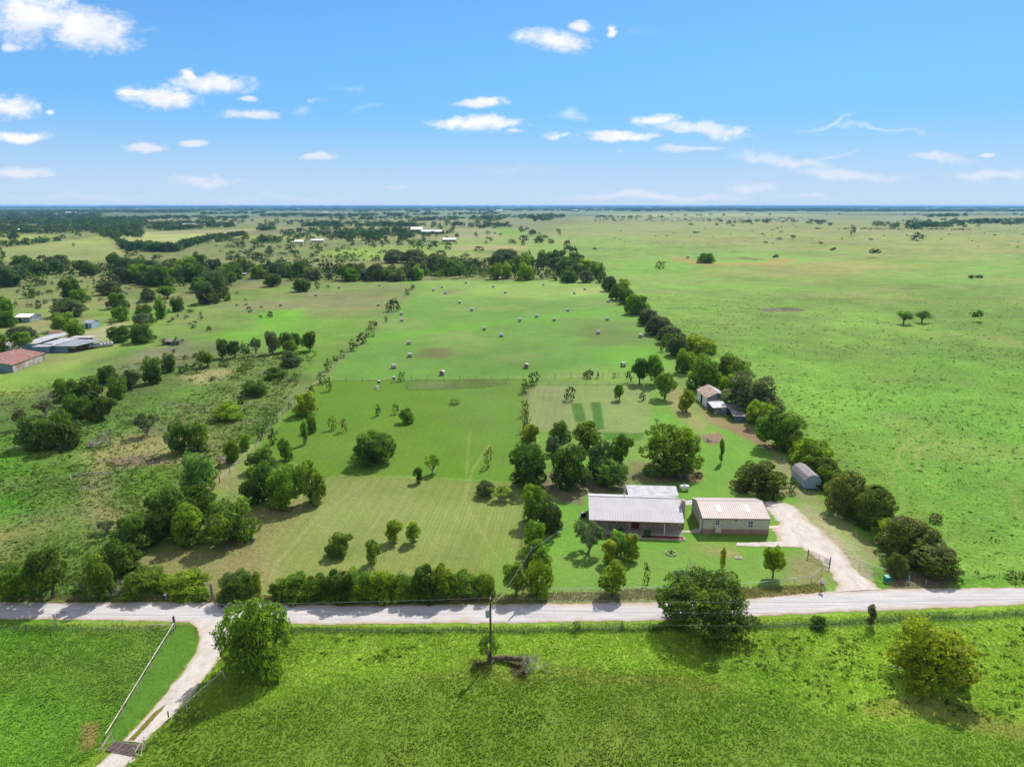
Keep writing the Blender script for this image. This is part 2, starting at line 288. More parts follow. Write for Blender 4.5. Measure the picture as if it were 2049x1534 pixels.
def ground_color(X, Y):
    X = np.asarray(X, float); Y = np.asarray(Y, float)
    n = X.shape[0]
    colr = np.tile(C(122, 172, 68), (n, 1)); par = np.tile(np.array([.8, .3, 0.]), (n, 1))
    D = np.hypot(X, Y)+1
    # wander the borders
    wx = (fbm(X, Y, 14, 1)-.5)*2; wy = (fbm(X, Y, 14, 5)-.5)*2
    wx2 = (fbm(X, Y, 1.6, 21)-.5)*2; wy2 = (fbm(X, Y, 1.6, 25)-.5)*2
    for pts, c, soft, ro, dr, st in REG:
        W = [G(max(-1e5, p[0]), max(p[1], 413.2)) for p in pts]
        ax = np.array(W); ms = soft
        x0, y0 = ax.min(0); x1, y1 = ax.max(0); pad = ms*max(abs(y1), abs(x0), abs(x1))+3
        sel = np.nonzero((X > x0-pad) & (X < x1+pad) & (Y > y0-pad) & (Y < y1+pad))[0]
        if not len(sel): continue
        amp = np.minimum(ms*D[sel]*.8, 60)
        xs = X[sel]+wx[sel]*amp+wx2[sel]*min(.5, ms*60); ys = Y[sel]+wy[sel]*amp*1.5+wy2[sel]*min(.5, ms*60)
        ins = np.zeros(len(sel), bool); dm = np.full(len(sel), 1e9)
        for i in range(len(W)):
            (xa, ya), (xb, yb) = W[i], W[(i+1) % len(W)]
            cond = (ya > ys) != (yb > ys)
            ins ^= cond & (xs < (xb-xa)*(ys-ya)/((yb-ya) or 1e-9)+xa)
            dm = np.minimum(dm, dist_seg(xs, ys, xa, ya, xb, yb))
        sd = np.where(ins, dm, -dm); wdt = ms*D[sel]+.15
        k = np.clip(sd/wdt*.5+.5, 0, 1); k = k*k*(3-2*k); k = k[:, None]
        colr[sel] = colr[sel]*(1-k)+c*k
        par[sel] = par[sel]*(1-k)+np.array([ro, dr, st])*k
    for pts, hw, c in LINES:
        W = [G(*p) for p in pts]
        for (xa, ya), (xb, yb) in zip(W, W[1:]):
            sel = np.nonzero((X > min(xa, xb)-4*hw) & (X < max(xa, xb)+4*hw) & (Y > min(ya, yb)-4*hw) & (Y < max(ya, yb)+4*hw))[0]
            if not len(sel): continue
            d = dist_seg(X[sel]+wx2[sel]*hw*.6, Y[sel]+wy2[sel]*hw*.6, xa, ya, xb, yb)
            k = (np.clip(1.6-d/hw, 0, 1)*(.18+.42*vnoise(X[sel], Y[sel], 3, 9)))[:, None]
            colr[sel] = colr[sel]*(1-k)+c*k
    # natural drift of tone, moisture and bare soil (world-space patches)
    far = np.clip((D-260)/700, 0, 1)[:, None]
    tan = np.clip((fbm(X, Y*.8, 260, 140, 4)-.46)*5, 0, 1)[:, None]*far*.28
    colr = colr*(1-tan)+C(172, 164, 112)*tan
    olv = np.clip((fbm(X, Y, 120, 150, 4)-.5)*5, 0, 1)[:, None]*np.clip((D-200)/300, 0, 1)[:, None]*.35
    colr = colr*(1-olv)+C(120, 138, 74)*olv
    m = fbm(X, Y, 45, 40, 4)-.5; m2 = fbm(X, Y, 9, 60, 3)-.5
    rough = par[:, 0:1]
    colr = colr*(1+(m*.6)[:, None]*(.3+.7*rough)+(m2*.5)[:, None]*(.15+.85*rough))
    dry = np.clip((fbm(X, Y, 26, 80, 4)-.52)*5, 0, 1)[:, None]*par[:, 1:2]*.55
    straw = C(186, 172, 116)
    colr = colr*(1-dry)+straw*dry
    lush = np.clip((fbm(X, Y, 33, 90, 3)-.58)*6, 0, 1)[:, None]*rough*.22
    colr = colr*(1-lush)+C(98, 176, 34)*lush
    gr = np.clip((fbm(X, Y*1.6, 12, 100, 3)-.60)*7, 0, 1)[:, None]*rough*.38*np.clip((D-95)/60, 0, 1)[:, None]*(X < 60)[:, None]
    colr = colr*(1-gr)+C(126, 122, 100)*gr
    return np.clip(colr, .004, .8), par

# ------------------------------------------------------------------ mesh helpers
def np_mesh(name, verts, faces, mat=None, smooth=False, loop=None):
    me = bpy.data.meshes.new(name)
    verts = np.asarray(verts, np.float32); faces = np.asarray(faces, np.int32)
    k = faces.shape[1]
    me.vertices.add(len(verts)); me.vertices.foreach_set('co', verts.ravel())
    me.loops.add(faces.size); me.loops.foreach_set('vertex_index', faces.ravel())
    me.polygons.add(len(faces)); me.polygons.foreach_set('loop_start', np.arange(0, faces.size, k, dtype=np.int32))
    me.polygons.foreach_set('loop_total', np.full(len(faces), k, np.int32))
    if smooth: me.polygons.foreach_set('use_smooth', np.ones(len(faces), bool))
    me.update(); me.validate()
    if mat: me.materials.append(mat)
    return me
def add_attr(me, name, rgb):
    a = me.color_attributes.new(name, 'FLOAT_COLOR', 'POINT')
    d = np.ones((len(rgb), 4), np.float32); d[:, :3] = rgb; a.data.foreach_set('color', d.ravel())
def link(name, me, parent=None, loc=None, rz=None):
    o = bpy.data.objects.new(name, me); col.objects.link(o)
    if parent: o.parent = parent
    if loc is not None: o.location = loc
    if rz is not None: o.rotation_euler = (0, 0, rz)
    return o
def tag(o, label=None, cat=None, group=None, kind=None):
    if label: o['label'] = label
    if cat: o['category'] = cat
    if group: o['group'] = group
    if kind: o['kind'] = kind
    return o
def thing(name, loc, label, cat, group=None, rz=0):
    o = bpy.data.objects.new(name, None); col.objects.link(o); o.location = loc; o.rotation_euler = (0, 0, rz)
    o.empty_display_size = .3
    return tag(o, label, cat, group)
class MB:
    def __init__(s): s.v = []; s.f = []; s.m = []
    def poly(s, pts, m=0):
        i = len(s.v); s.v += [tuple(p) for p in pts]; s.f.append(tuple(range(i, i+len(pts)))); s.m.append(m); return s
    def box(s, a, b, m=0):
        (x0, y0, z0), (x1, y1, z1) = a, b
        i = len(s.v)
        s.v += [(x0,y0,z0),(x1,y0,z0),(x1,y1,z0),(x0,y1,z0),(x0,y0,z1),(x1,y0,z1),(x1,y1,z1),(x0,y1,z1)]
        for f in ((0,3,2,1),(4,5,6,7),(0,1,5,4),(1,2,6,5),(2,3,7,6),(3,0,4,7)): s.f.append(tuple(i+q for q in f)); s.m.append(m)
        return s
    def tube(s, p, q, r0, r1=None, n=6, m=0, cap=True):
        r1 = r0 if r1 is None else r1
        p = np.array(p, float); q = np.array(q, float); d = q-p; L = np.linalg.norm(d)
        if L < 1e-6: return s
        d /= L; a = np.cross(d, (0, 0, 1) if abs(d[2]) < .9 else (1, 0, 0)); a /= np.linalg.norm(a); b = np.cross(d, a)
        i = len(s.v)
        for c, r in ((p, r0), (q, r1)):
            for k in range(n):
                t = 2*math.pi*k/n; s.v.append(tuple(c+a*math.cos(t)*r+b*math.sin(t)*r))
        for k in range(n): s.f.append((i+k, i+(k+1) % n, i+n+(k+1) % n, i+n+k)); s.m.append(m)
        if cap: s.f.append(tuple(i+k for k in range(n))[::-1]); s.m.append(m); s.f.append(tuple(i+n+k for k in range(n))); s.m.append(m)
        return s
    def slab(s, pts, th, m=0):
        """thick sheet below a planar outline"""
        p = [np.array(q, float) for q in pts]; nrm = np.cross(p[1]-p[0], p[2]-p[0]); nrm /= np.linalg.norm(nrm)
        if nrm[2] < 0: p = p[::-1]; nrm = -nrm
        lo = [q-nrm*th for q in p]; k = len(p)
        s.poly(p, m); s.poly(lo[::-1], m)
        for i in range(k): s.poly([lo[i], lo[(i+1) % k], p[(i+1) % k], p[i]], m)
        return s
    def mesh(s, name, mats, smooth=False):
        me = bpy.data.meshes.new(name); me.from_pydata([tuple(map(float, q)) for q in s.v], [], s.f)
        for m in (mats if isinstance(mats, (list, tuple)) else [mats]): me.materials.append(m)
        me.polygons.foreach_set('material_index', s.m)
        if smooth: me.polygons.foreach_set('use_smooth', [True]*len(s.f))
        me.update(); return me
    def build(s, name, mats, parent=None, loc=None, rz=None, smooth=False):
        return link(name, s.mesh(name, mats, smooth), parent, loc, rz)

# ------------------------------------------------------------------ materials
def newmat(name):
    m = bpy.data.materials.new(name); m.use_nodes = True; m.node_tree.nodes.clear(); return m, N(m.node_tree)
def finish(h, colour, rough=.8, bump=None, bstr=.4, bdist=.1, metal=0, spec=.3):
    p = h.n('ShaderNodeBsdfPrincipled'); h.inp(p, 'Base Color', colour); h.inp(p, 'Roughness', rough); p.inputs['Metallic'].default_value = metal
    p.inputs['Specular IOR Level'].default_value = spec
    if bump is not None:
        b = h.n('ShaderNodeBump'); h.inp(b, 'Height', bump); b.inputs['Strength'].default_value = bstr; b.inputs['Distance'].default_value = bdist
        h.l(b.outputs[0], p.inputs['Normal'])
    o = h.n('ShaderNodeOutputMaterial'); h.l(p.outputs[0], o.inputs[0]); return p
def c4(c): return (float(c[0]), float(c[1]), float(c[2]), 1)
def simple(name, c, rough=.7, var=.25, scale=3.0, c2=None, metal=0, spec=.3, bs=.2):
    m, h = newmat(name); g = h.n('ShaderNodeTexCoord')
    n1 = h.noise(g.outputs['Object'], scale, 4); n2 = h.noise(g.outputs['Object'], scale*7, 3)
    c = np.array(c, float); c2 = np.array(c2, float) if c2 is not None else c*(1-var)
    k = h.ss(n1, .35, .65)
    a = h.mix(k, c4(c*(1+var*.3)), c4(c2)); b = h.mix(h.math('MULTIPLY', n2, .25), a, c4(c*.6))
    finish(h, b, rough, n2, bs, .02, metal, spec); return m

# ground: painted region attribute, broken up by procedural turf
mg, h = newmat('ground_turf')
ca = h.n('ShaderNodeAttribute', attribute_name='Col'); pa_ = h.n('ShaderNodeAttribute', attribute_name='Par')
ps = h.n('ShaderNodeSeparateColor'); h.l(pa_.outputs['Color'], ps.inputs[0])
geo = h.n('ShaderNodeNewGeometry'); P = geo.outputs['Position']
Pw = h.n('ShaderNodeTexNoise'); h.l(P, Pw.inputs['Vector']); Pw.inputs['Scale'].default_value = .25; Pw.inputs['Detail'].default_value = 2
Pd = h.vmath('ADD', P, h.vmath('MULTIPLY', Pw.outputs['Color'], (3.0, 3.0, 0)).outputs[0]).outputs[0]
Ps = h.vmath('MULTIPLY', Pd, (1, .75, 1)).outputs[0]
nA = h.noise(Pd, .11, 4); nB = h.noise(Ps, .55, 4, .6); nC = h.noise(Ps, 1.7, 4, .62); nD = h.noise(P, 7.0, 3, .6)
rgh = ps.outputs[0]
def amp(nz, a, b):      # 1 + (n-.5)*(a + b*rough)
    return h.math('ADD', 1.0, h.math('MULTIPLY', h.math('SUBTRACT', nz, .5), h.math('ADD', a, h.math('MULTIPLY', rgh, b))))
f = h.math('MULTIPLY', amp(nA, .2, .4), amp(nB, .2, .45)); f = h.math('MULTIPLY', f, amp(nC, .35, 1.0)); f = h.math('MULTIPLY', f, amp(nD, .5, .8))
f = h.math('MAXIMUM', f, .25)
fc = h.n('ShaderNodeCombineColor')
for i in range(3): h.l(f, fc.inputs[i])
base = h.mix(1.0, ca.outputs['Color'], fc.outputs[0], 'MULTIPLY')
# dark weed clumps in rough turf, straw in dry turf
weed = h.math('MULTIPLY', h.ss(h.noise(Ps, 1.5, 5, .7), .56, .76), h.math('MULTIPLY', rgh, .40))
base = h.mix(weed, base, c4(C(62, 96, 34)))
strawm = h.math('MULTIPLY', h.ss(h.noise(Pd, .45, 7, .75), .48, .78), h.math('MULTIPLY', ps.outputs[1], .55))
base = h.mix(strawm, base, c4(C(186, 174, 120)))
brownm = h.math('MULTIPLY', h.ss(h.noise(h.vmath('ADD', Pd, (91, 33, 0)).outputs[0], .22, 6, .7), .58, .70), h.math('MULTIPLY', ps.outputs[1], .4))
base = h.mix(brownm, base, c4(C(132, 110, 84)))
# mower stripes
wv = h.n('ShaderNodeTexWave', wave_type='BANDS', bands_direction='X'); wv.inputs['Scale'].default_value = .16; wv.inputs['Distortion'].default_value = 1.2; wv.inputs['Detail'].default_value = 2; wv.inputs['Detail Scale'].default_value = .4
mpw = h.n('ShaderNodeMapping'); h.l(P, mpw.inputs[0]); mpw.inputs['Rotation'].default_value = (0, 0, R(6)); h.l(mpw.outputs[0], wv.inputs['Vector'])
st = h.math('MULTIPLY', h.math('MULTIPLY', h.ss(wv.outputs['Fac'], .25, .75), ps.outputs[2]), h.math('MULTIPLY', nA, .42))
base = h.mix(st, base, c4(C(176, 170, 112)))
wv2 = h.n('ShaderNodeTexWave', wave_type='BANDS', bands_direction='X'); wv2.inputs['Scale'].default_value = .42; wv2.inputs['Distortion'].default_value = 2; wv2.inputs['Detail'].default_value = 3
h.l(mpw.outputs[0], wv2.inputs['Vector'])
base = h.mix(h.math('MULTIPLY', h.math('MULTIPLY', wv2.outputs['Fac'], ps.outputs[2]), .22), base, c4(C(96, 128, 60)))
bh = h.math('ADD', h.math('MULTIPLY', nC, 1.0), h.math('ADD', h.math('MULTIPLY', nB, 1.4), h.math('MULTIPLY', nD, .3)))
bh = h.math('MULTIPLY', bh, h.math('ADD', rgh, .12))
finish(h, base, .95, bh, .75, .55, spec=.12)

# gravel
def gravel(name, ca_, cb_, edge, st_=(.12, 1.6, 1)):
    m, h = newmat(name); geo = h.n('ShaderNodeNewGeometry'); P = geo.outputs['Position']
    at = h.n('ShaderNodeAttribute', attribute_name='Par'); s_ = h.n('ShaderNodeSeparateColor'); h.l(at.outputs['Color'], s_.inputs[0])
    vv = s_.outputs[0]     # across: 0 centre, 1 edge
    st = h.vmath('MULTIPLY', P, st_).outputs[0]
    n1 = h.noise(st, 1.0, 5, .6); n2 = h.noise(P, .35, 4); n3 = h.noise(P, 6, 4, .65); n4 = h.noise(P, 28, 2)
    c = h.mix(h.ss(n1, .35, .68), c4(ca_), c4(cb_))
    c = h.mix(h.ss(n2, .45, .75, 0, .5), c, c4(np.array(ca_)*np.array([.92, .86, .78])))
    c = h.mix(h.ss(n3, .4, .8, 0, .55), c, c4(np.array(cb_)*.62))
    c = h.mix(h.ss(n4, .55, .8, 0, .4), c, c4(np.array(ca_)*1.15))
    e = h.math('ADD', vv, h.math('MULTIPLY', h.math('SUBTRACT', n3, .5), .5))
    c = h.mix(h.ss(e, .8, 1.02, 0, .75), c, c4(edge))
    dirt = h.ss(h.math('ADD', vv, h.math('MULTIPLY', h.math('SUBTRACT', n2, .5), 1.2)), .55, .95, 0, .55)
    c = h.mix(dirt, c, c4(C(206, 182, 152)))
    finish(h, c, .95, n3, .5, .06, spec=.15); return m
M_road = gravel('gravel_white', C(234,228,226), C(206,202,204), C(150,142,104))
M_drive = gravel('gravel_drive', C(240,231,222), C(214,204,194), C(160,154,110), (.8, .35, 1))
M = {}
M['wood'] = simple('weathered_wood', (.12,.085,.06), .9, .4, 2)
M['greywood'] = simple('grey_wood', (.20,.18,.16), .9, .4, 3)
M['bark'] = simple('bark', (.10,.08,.06), .95, .5, 3)
M['deadwood'] = simple('bleached_wood', (.30,.27,.24), .9, .5, 3)
M['galv'] = simple('galvanized_steel', (.42,.44,.46), .45, .25, 1.5, metal=.4)
M['wire'] = simple('wire', (.30,.30,.30), .5, .1, 3, metal=.5)
M['cable'] = simple('cable_grey', (.22,.22,.23), .6, .1, 1)
M['whitepipe'] = simple('white_pipe', (.55,.52,.49), .6, .25, 2, c2=(.36,.27,.2))
M['rustpipe'] = simple('rusty_steel', (.16,.085,.05), .8, .5, 4, c2=(.08,.06,.05))
M['roofw'] = simple('white_roof_metal', (.50,.48,.48), .6, .08, .5, spec=.15, bs=.05)
M['roofold'] = simple('old_white_tin', (.44,.43,.45), .5, .25, .8, c2=(.32,.31,.33), spec=.15)
M['roofpink'] = simple('tan_roof_metal', (.58,.505,.465), .65, .06, .6, spec=.1, bs=.05)
M['trimbrown'] = simple('brown_trim', (.20,.095,.06), .6, .15, 2)
M['cream'] = simple('cream_siding', (.50,.47,.36), .6, .1, 1, bs=.05)
M['taupe'] = simple('taupe_siding', (.34,.21,.16), .6, .1, 1, bs=.05)
M['white'] = simple('white_paint', (.75,.75,.74), .5, .1, 2)
M['black'] = simple('black_paint', (.02,.02,.022), .5, .2, 4)
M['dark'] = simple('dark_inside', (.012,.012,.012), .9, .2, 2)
M['skylite'] = simple('skylight_panel', (.72,.76,.78), .35, .05, 2)
M['concrete'] = simple('concrete', (.42,.37,.32), .9, .2, 2)
M['mulch'] = simple('red_mulch', (.16,.045,.03), .95, .5, 12)
M['reddoor'] = simple('red_door', (.14,.02,.015), .5, .15, 2)
M['bluewall'] = simple('pale_blue_siding', (.30,.40,.50), .7, .12, 2)
M['shingle'] = simple('brown_grey_shingle', (.27,.24,.235), .9, .3, 3)
M['tin'] = simple('grey_tin_wall', (.34,.36,.38), .5, .5, .7, c2=(.15,.16,.18), metal=.15)
M['tinblue'] = simple('blue_grey_tin', (.15,.24,.31), .55, .35, .7, metal=.1)
M['rustroof'] = simple('rusty_tin', (.34,.19,.12), .8, .5, .9, c2=(.42,.37,.34))
M['rustroof2'] = simple('red_rusty_tin', (.22,.08,.06), .8, .35, .8, c2=(.30,.2,.18))
M['darktin'] = simple('dark_rusty_tin', (.13,.10,.095), .8, .6, 1.2, c2=(.2,.19,.19))
M['greenbox'] = simple('green_metal', (.01,.20,.14), .5, .15, 3)
M['bale'] = simple('wrapped_hay', (.45,.43,.44), .6, .3, 3, c2=(.30,.28,.27))
M['hay'] = simple('hay_end', (.20,.17,.13), .95, .4, 5)
M['stone'] = simple('limestone', (.42,.36,.29), .9, .35, 6)
M['navy'] = simple('blue_paint', (.08,.2,.42), .5, .2, 3)
M['teal'] = simple('teal_plastic', (.15,.42,.38), .5, .1, 3)
m, h = newmat('window_glass'); p_ = finish(h, (.03,.045,.06,1), .08, spec=.6); M['glass'] = m
m, h = newmat('brick'); g = h.n('ShaderNodeTexCoord'); mp = h.n('ShaderNodeMapping'); h.l(g.outputs['Object'], mp.inputs[0]); mp.inputs['Rotation'].default_value = (R(90), 0, 0)
br = h.n('ShaderNodeTexBrick'); h.l(mp.outputs[0], br.inputs[0]); br.inputs['Scale'].default_value = 2.2
br.inputs['Color1'].default_value = (.30,.19,.145,1); br.inputs['Color2'].default_value = (.20,.13,.10,1); br.inputs['Mortar'].default_value = (.34,.31,.28,1); br.inputs['Mortar Size'].default_value = .03
nb = h.noise(g.outputs['Object'], 1.4, 5, .7)
finish(h, h.mix(h.ss(nb, .35, .7), br.outputs[0], (.36,.30,.26,1)), .9); M['brick'] = m

def leafmat(name, trans=.35):
    m, h = newmat(name); oi = h.n('ShaderNodeObjectInfo'); tcn = h.n('ShaderNodeTexCoord'); geo = h.n('ShaderNodeNewGeometry')
    off = h.math('MULTIPLY', oi.outputs['Random'], 40.0); cv = h.n('ShaderNodeCombineXYZ'); h.l(off, cv.inputs[0]); h.l(off, cv.inputs[1])
    pos = h.vmath('ADD', tcn.outputs['Object'], cv.outputs[0]).outputs[0]
    n1 = h.noise(pos, 1.7, 3); n2 = h.noise(pos, 9, 3, .6); n3 = h.noise(pos, 45, 1)
    f = h.math('MULTIPLY', h.ss(n1, .3, .7, .7, 1.35), h.ss(n2, .3, .7, .62, 1.42)); f = h.math('MULTIPLY', f, h.ss(n3, .3, .7, .5, 1.55))
    fc = h.n('ShaderNodeCombineColor')
    h.l(h.math('MULTIPLY', f, h.ss(n2, .35, .75, .85, 1.25)), fc.inputs[0]); h.l(f, fc.inputs[1]); h.l(f, fc.inputs[2])
    c = h.mix(1.0, oi.outputs['Color'], fc.outputs[0], 'MULTIPLY')
    c = h.mix(h.ss(n1, .48, .68, 0, .55), c, h.mix(1.0, c, (1.4, 1.2, .7, 1), 'MULTIPLY'))
    d = h.n('ShaderNodeBsdfPrincipled'); h.l(c, d.inputs['Base Color']); d.inputs['Roughness'].default_value = .6; d.inputs['Specular IOR Level'].default_value = .18
    t = h.n('ShaderNodeBsdfTranslucent'); h.l(h.mix(1.0, c, (1.25, 1.3, .55, 1), 'MULTIPLY'), t.inputs[0])
    mx = h.n('ShaderNodeMixShader'); mx.inputs[0].default_value = trans; h.l(d.outputs[0], mx.inputs[1]); h.l(t.outputs[0], mx.inputs[2])
    o = h.n('ShaderNodeOutputMaterial'); h.l(mx.outputs[0], o.inputs[0]); return m
M['leaf'] = leafmat('foliage', .5); M['needle'] = leafmat('evergreen_foliage', .35)
def attrleaf(name, trans=.3):
    m, h = newmat(name); a = h.n('ShaderNodeAttribute', attribute_name='Col')
    d = h.n('ShaderNodeBsdfDiffuse'); h.l(a.outputs['Color'], d.inputs[0])
    t = h.n('ShaderNodeBsdfTranslucent'); h.l(a.outputs['Color'], t.inputs[0])
    mx = h.n('ShaderNodeMixShader'); mx.inputs[0].default_value = trans; h.l(d.outputs[0], mx.inputs[1]); h.l(t.outputs[0], mx.inputs[2])
    o = h.n('ShaderNodeOutputMaterial'); h.l(mx.outputs[0], o.inputs[0]); return m
M['grass'] = attrleaf('grass_blades', .4); M['farleaf'] = attrleaf('far_foliage', .2)

# ------------------------------------------------------------------ ground sheet
NR, NC = 760, 900
ypx = np.concatenate([np.linspace(1640, 470, 560), 470-(470-412.6)*np.linspace(0, 1, NR-560)[1:]**.75])
Yr = np.array([G(CX, p)[1] for p in ypx]); Yr = Yr[Yr > 0]
Yr = np.concatenate([[-400, -150, -50, 0, 30, 45], Yr[Yr > 48], [60000]])
uu = np.linspace(-.98, .98, NC); uu = np.concatenate([[-30, -8, -3, -1.8, -1.3], uu, [1.3, 1.8, 3, 8, 30]])
sY = np.maximum(np.abs(Yr), 50)
X = (uu[None, :]*sY[:, None]).ravel(); Y = np.repeat(Yr, len(uu))
nr, nc = len(Yr), len(uu)
idx = np.arange(nr*nc).reshape(nr, nc)
fc_ = np.stack([idx[:-1, :-1], idx[:-1, 1:], idx[1:, 1:], idx[1:, :-1]], -1).reshape(-1, 4)
me = np_mesh('ground', np.stack([X, Y, np.zeros_like(X)], 1), fc_, mg)
gc, gp = ground_color(X, Y); add_attr(me, 'Col', gc); add_attr(me, 'Par', gp)
ground = tag(link('ground', me), 'green pasture and mown lawn ground reaching the horizon', 'ground', kind='structure')

# ------------------------------------------------------------------ road and drives
def strip(name, up, lo, z, mat, label, nseg=500, nacross=10, ragged=.35, cat='road'):
    """ribbon between two pixel edges"""
    def interp(pts, n):
        W = np.array([G(*p) for p in pts]); d = np.concatenate([[0], np.cumsum(np.hypot(*np.diff(W, axis=0).T))]); t = np.linspace(0, d[-1], n)
        return np.stack([np.interp(t, d, W[:, 0]), np.interp(t, d, W[:, 1])], 1)
    A = interp(up, nseg); B = interp(lo, nseg)
    for E, s in ((A, 3), (B, 17)):
        nn = (fbm(E[:, 0]*1.0, E[:, 1], 1.3, s, 3)-.5)*2*ragged+(fbm(E[:, 0], E[:, 1], 9, s+40, 2)-.5)*ragged*1.5
        dirv = (A-B); dirv /= np.linalg.norm(dirv, axis=1)[:, None]
        E += dirv*nn[:, None]
    v = []; par = []
    for i in range(nacross):
        t = i/(nacross-1); v.append(A*(1-t)+B*t); par.append(np.full(nseg, abs(2*t-1)))
    V = np.concatenate(v); par = np.concatenate(par)
    V = np.column_stack([V, np.full(len(V), z)+.05*np.clip(1-par**2, 0, 1)])
    ix = np.arange(nacross*nseg).reshape(nacross, nseg)
    f = np.stack([ix[:-1, :-1], ix[1:, :-1], ix[1:, 1:], ix[:-1, 1:]], -1).reshape(-1, 4)
    me = np_mesh(name, V, f, mat, True); add_attr(me, 'Par', np.stack([par]*3, 1))
    return tag(link(name, me), label, cat, kind='structure')
strip('gravel_road', [(-700,1206),(0,1206),(330,1203),(560,1208),(760,1211),(980,1208),(1250,1205),(1400,1203),(1500,1199),(1620,1186),(1700,1181),(1800,1178),(2049,1175),(2700,1168)],
      [(-700,1237),(0,1238),(200,1240),(380,1244),(600,1248),(1000,1247),(1300,1241),(1500,1233),(1750,1222),(2049,1210),(2700,1188)], .020, M_road, 'pale gravel road running across in front of the house', 1400, 12, .3)
strip('side_driveway', [(372,1240),(392,1256),(399,1275),(392,1305),(370,1338),(330,1388),(285,1440),(243,1482)],
      [(470,1240),(455,1262),(450,1290),(438,1320),(416,1348),(384,1390),(340,1436),(282,1486)], .030, M_drive, 'pale gravel driveway curving from the road to the cattle guard', 260, 10, .3)
strip('side_driveway_end', [(222,1504),(205,1522),(150,1570),(60,1640)], [(268,1514),(250,1534),(215,1575),(150,1640)], .030, M_drive, 'gravel track beyond the cattle guard at the picture edge', 120, 8, .35)
strip('house_driveway', [(1670,1184),(1672,1160),(1640,1120),(1600,1095),(1560,1092),(1545,1060),(1560,1050),(1545,1028),(1525,1005)],
      [(1772,1179),(1744,1164),(1712,1136),(1692,1110),(1668,1084),(1640,1058),(1612,1032),(1586,1010),(1550,1002)], .034, M_drive, 'wide pale caliche driveway beside the tan metal shop', 320, 14, .8)
strip('drive_spur', [(1475,1086),(1510,1084),(1545,1083),(1600,1082)], [(1473,1090),(1510,1092),(1550,1094),(1600,1096)], .040, M_drive, 'thin bare caliche spur below the shop', 120, 5, .4)
strip('shop_path', [(1530,1052),(1560,1051),(1590,1052)], [(1530,1056),(1562,1058),(1592,1062)], .044, M_drive, 'pale worn strip leading to the shop end wall', 60, 5, .2)
strip('back_path', [(1345,1003),(1365,1001),(1388,1001)], [(1348,1009),(1368,1012),(1388,1010)], .030, M_road, 'white gravel patch between house and shop', 60, 5, .2)
# grass strip in the middle of the side driveway
W_ = [G(*p) for p in [(334,1408),(312,1428),(285,1458),(262,1482)]]
me_pts = []
nn = 90
tt = np.linspace(0, 1, nn); wx = np.interp(tt, [0,.33,.66,1], [q[0] for q in W_]); wy = np.interp(tt, [0,.33,.66,1], [q[1] for q in W_])
hw = .33*np.minimum(1, tt*4)+.08*(vnoise(wx, wy, .4, 5)-.5)
V = np.concatenate([np.column_stack([wx-hw, wy, np.full(nn, .09)]), np.column_stack([wx+hw, wy, np.full(nn, .09)])])
ix = np.arange(nn); f4 = np.stack([ix[:-1], ix[1:], ix[1:]+nn, ix[:-1]+nn], 1)[:, ::-1]
mes = np_mesh('grass_strip', V, f4, mg); add_attr(mes, 'Col', np.tile(C(128,134,58), (2*nn, 1))); add_attr(mes, 'Par', np.tile([.6,.3,0], (2*nn, 1)))
tag(link('grass_strip', mes), 'worn grass strip between the wheel tracks of the side driveway', 'grass', kind='structure')
# rutted earth patches as their own flat strips are part of the ground colours

